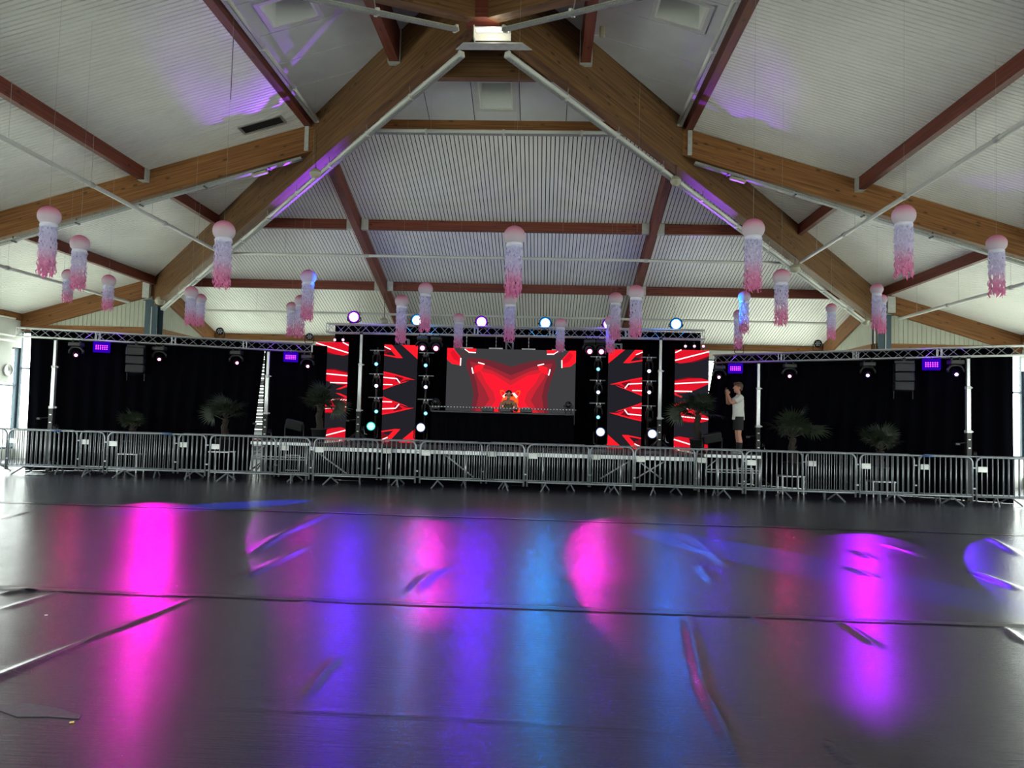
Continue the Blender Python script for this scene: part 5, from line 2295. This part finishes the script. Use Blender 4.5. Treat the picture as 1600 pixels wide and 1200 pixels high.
def palm(loc, z_crown, spread, lab, nf=16, pot=True, stand=None, seed=0, elev=(-.25, 1.35), yawset=None, long_one=None):
    """loc = pot bottom; z_crown = height of the crown base above it; spread scales the fronds"""
    rnd = random.Random(seed)
    t = thing('potted_palm', lab, 'plant', loc, 0, 'potted fan palms on the stage sides')
    hp_ = min(.34, z_crown * .6)
    mb = MB(True)
    mb.lathe([(.14, 0), (.16, .01), (.19, hp_ - .03), (.205, hp_ - .03), (.205, hp_), (.18, hp_), (.17, hp_ - .05), (1e-4, hp_ - .05)], 20)
    mb.build('pot', M_POT, t)
    mb = MB(True)
    m = 9
    pts = [V((.02 * math.sin(i), .015 * math.cos(i * 2), hp_ - .06 + (z_crown + .05 - hp_) * i / (m - 1))) for i in range(m)]
    mb.tube(pts, [(.085 + .012 * (i % 2)) * (1 - .25 * i / m) for i in range(m)], 10)
    tr = mb.build('trunk', M_TRUNK, t)
    for i in range(10):
        a = i * 2.4
        z = hp_ + (z_crown - hp_) * (i + 1) / 11
        mb = MB()
        mb.tube([(.06 * math.cos(a), .06 * math.sin(a), z), (.11 * math.cos(a), .11 * math.sin(a), z + .07)], [.02, .007], 5)
        mb.build('leaf_stub', M_TRUNK, tr)
    for i in range(nf):
        yaw = 2.399 * i + rnd.uniform(-.2, .2)
        f = (i + .5) / nf
        el = elev[0] + (elev[1] - elev[0]) * f ** .6
        pm, lm = FR[rnd.randrange(4)]
        s = spread * rnd.uniform(.88, 1.08) * (1.0 - .12 * f)
        fo = link('frond', pm, t, (0, 0, z_crown))
        R = Matrix.Rotation(yaw, 4, 'Z') @ Matrix.Rotation(-el, 4, 'Y') @ Matrix.Rotation(rnd.uniform(-.5, .5), 4, 'X')
        fo.rotation_euler = R.to_euler()
        fo.scale = (s, s, s)
        link('leaf_blades', lm, fo)
    if long_one:
        pm, lm = FR[2]
        fo = link('frond', pm, t, (0, 0, z_crown - .05))
        fo.rotation_euler = (Matrix.Rotation(long_one[0], 4, 'Z') @ Matrix.Rotation(-long_one[1], 4, 'Y') @ Matrix.Rotation(1.2, 4, 'X')).to_euler()
        fo.scale = (long_one[2],) * 3
        link('leaf_blades', lm, fo)
    return t


def plinth(x, y, z, lab, m=M_ALU):
    t = thing('plant_stand', lab, 'stand', (x, y, 0.008), 0, 'plant stands behind the barriers')
    mb = MB()
    mb.bbox((0, 0, z - .02), (.56, .44, .035), .008)
    mb.build('top', m, t)
    for sx in (-1, 1):
        for sy in (-1, 1):
            mb = MB()
            mb.tube([(sx * .25, sy * .19, 0), (sx * .25, sy * .19, z - .035)], .015, 6)
            mb.build('leg', m, t)
    return t


def palm_at(px, y_crown, Y, base_z, spread, lab, **kw):
    p = at_y(px, y_crown, Y)
    return palm((p.x, Y, base_z), p.z - base_z, spread, lab, **kw)


P1 = at_y(207, 672, 7.0)
plinth(P1.x, 7.0, .5, 'small metal plant stand below the smallest left palm')
palm_at(207, 668, 7.0, .495, .74, 'small potted palm at far left with short fronds low behind the barrier', nf=15, seed=1, elev=(.25, 1.4))
P2 = at_y(349, 668, 7.1)
plinth(P2.x, 7.1, .62, 'white-edged plant stand below the tall left palm')
palm_at(352, 654, 7.1, .615, .98, 'potted palm before the left curtain with one drooping frond reaching left', nf=16, seed=2, elev=(.1, 1.5), long_one=(PI, .35, .95))
palm_at(500, 635, 6.75, .95, .95, 'tall potted palm in front of the leftmost screen column', nf=17, seed=3, elev=(-.35, 1.3), long_one=(0.05, .05, 1.0))
palm_at(1090, 648, 6.85, .95, 1.0, 'tall potted palm in front of the rightmost screen column', nf=18, seed=4, elev=(-.3, 1.3), long_one=(PI, .12, 1.05))
P5 = at_y(1236, 690, 6.5)
plinth(P5.x, 6.5, .46, 'white-edged plant stand below the wide palm right of the person')
palm_at(1238, 684, 6.5, .455, 1.16, 'wide potted palm right of the standing person', nf=18, seed=5, elev=(.15, 1.35))
P6 = at_y(1376, 705, 6.4)
plinth(P6.x, 6.4, .4, 'small metal plant stand below the rightmost palm')
palm_at(1376, 704, 6.4, .395, 1.0, 'rightmost potted palm, low in front of the right curtain', nf=15, seed=6, elev=(.2, 1.4))

# ------------------------------------------------------------------ SMALL THINGS
mb = MB()
mb.box((-RE + .12, 10.62, 2.98), (.04, .62, 1.15))
pier = mb.build('wall_panel', M_WALL, bpy.data.objects['wall_left'])
t = thing('wall_clock', 'round white wall clock at the left picture edge', 'clock', (-RE + .15, 10.76, 2.8), 0)
mb = MB(True)
Rx = Matrix.Rotation(PI / 2, 3, 'Y')
mb.lathe([(.19, 0), (.2, .01), (.2, .04), (.185, .045), (.18, .03), (1e-4, .03)], 24, (0, 0, 0), Rx)
mb.build('case', M_WHITE, t)
mb = MB()
mb.box((.034, .03, .04), (.004, .012, .11), Matrix.Rotation(.6, 3, 'X'))
mb.box((.036, 0, .05), (.004, .008, .15))
mb.build('hands', M_BLACK, t)
for sx in (-1, 1):
    pass
# heating pipes along the left wall under the eaves
t = thing('wall_pipes', 'pair of white heating pipes along the left wall under the eaves', 'pipe', (-RE + .2, 0, 3.9), 0)
for z in (0, -.17):
    mb = MB(True)
    mb.tube([(0, -2, z), (0, 10.9, z)], .045, 8)
    mb.build('tube', M_WHITE, t)
mb = MB(True)
mb.tube([(0, -2, .55), (0, 10.9, .55)], .03, 8)
mb.build('tube', M_WHITE, t)
# plastic scrap and crumbs on the sheeting
p = fl(54, 743)
t = thing('plastic_bag', 'crumpled clear plastic bag on the floor before the left barrier', 'litter', (p.x, p.y, 0.01))
mb = MB(True)
bm = bmesh.new()
bmesh.ops.create_icosphere(bm, subdivisions=3, radius=.2)
bm.verts.index_update()
vs = [V((v.co.x * 1.1, v.co.y * .5, max(0, v.co.z * .25 + .02))) * (1 + .5 * noise.noise(v.co * 12)) for v in bm.verts]
mb.add(vs, [[v.index for v in f.verts] for f in bm.faces])
bm.free()
mb.build('film', mat('clear_film', S(170, 176, 180), .2), t)
for x, y, c, lab in ((112, 1133, (200, 176, 96), 'tiny yellow scrap on the sheeting at lower left'), (72, 964, (190, 190, 190), 'tiny pale scrap on the sheeting at left')):
    p = fl(x, y)
    mb = MB()
    mb.bbox((0, 0, .006), (.022, .012, .006), .002, Matrix.Rotation(.5, 3, 'Z'))
    tag(mb.build('paper_scrap', mat('scrap_%d' % x, S(*c), .8), None, (p.x, p.y, .008 + floor_h(p.x, p.y))), lab, 'litter')
p = fl(60, 1114)
mb = MB()
pts = [(-.30, .06), (-.12, .09), (.06, .05), (.25, -.03), (.27, -.08), (.1, -.07), (-.05, -.09), (-.2, -.02), (-.31, .02)]
mb.prism(pts, 0, .002)
tag(mb.build('tape_patch', mat('worn_tape', S(66, 66, 71), .45, noise_scale=25, noise_amt=.25), None, (p.x, p.y, .0085 + floor_h(p.x, p.y) + .002)), 'dark worn tape patch on the sheeting at lower left', 'tape')
# cables hanging from the roof on the left slope
for x, y0, y1, lab in ((365, 55, 158, 'thin black cable hanging from the left top beam'),):
    a = at_z(x, y0, 8.0)
    a.x = -RAO
    d = ray(x, y0)
    a = CAM + d * ((-RAO - CAM.x) / d.x)
    e = CAM + ray(x, y1) * ((a - CAM).dot(FW))
    mb = MB()
    mb.tube([(0, 0, .05), (0, 0, (e - a).z)], .006, 5)
    tag(mb.build('cable', M_CABLE, None, a), lab, 'cable')

# louvred blind seen through the gap between the left curtains
t = thing('louvre_blind', 'striped grey louvre blind seen through the narrow gap in the left curtains', 'blind', (-9.0, RE - .35, .0), 0)
zz = .004
i = 0
while zz < 3.9:
    h = [.14, .1, .2, .09, .16, .12][i % 6]
    mb = MB()
    mb.box((0, 0, zz + h / 2), (2.2, .02, h - .02))
    mb.build('louvre', mat(['louvre_light', 'louvre_mid', 'louvre_grey'][i % 3], [S(170, 170, 168), S(120, 120, 120), S(84, 84, 88)][i % 3], .6) if i != 4 else mat('louvre_red', S(110, 40, 44), .6), t)
    zz += h
    i += 1
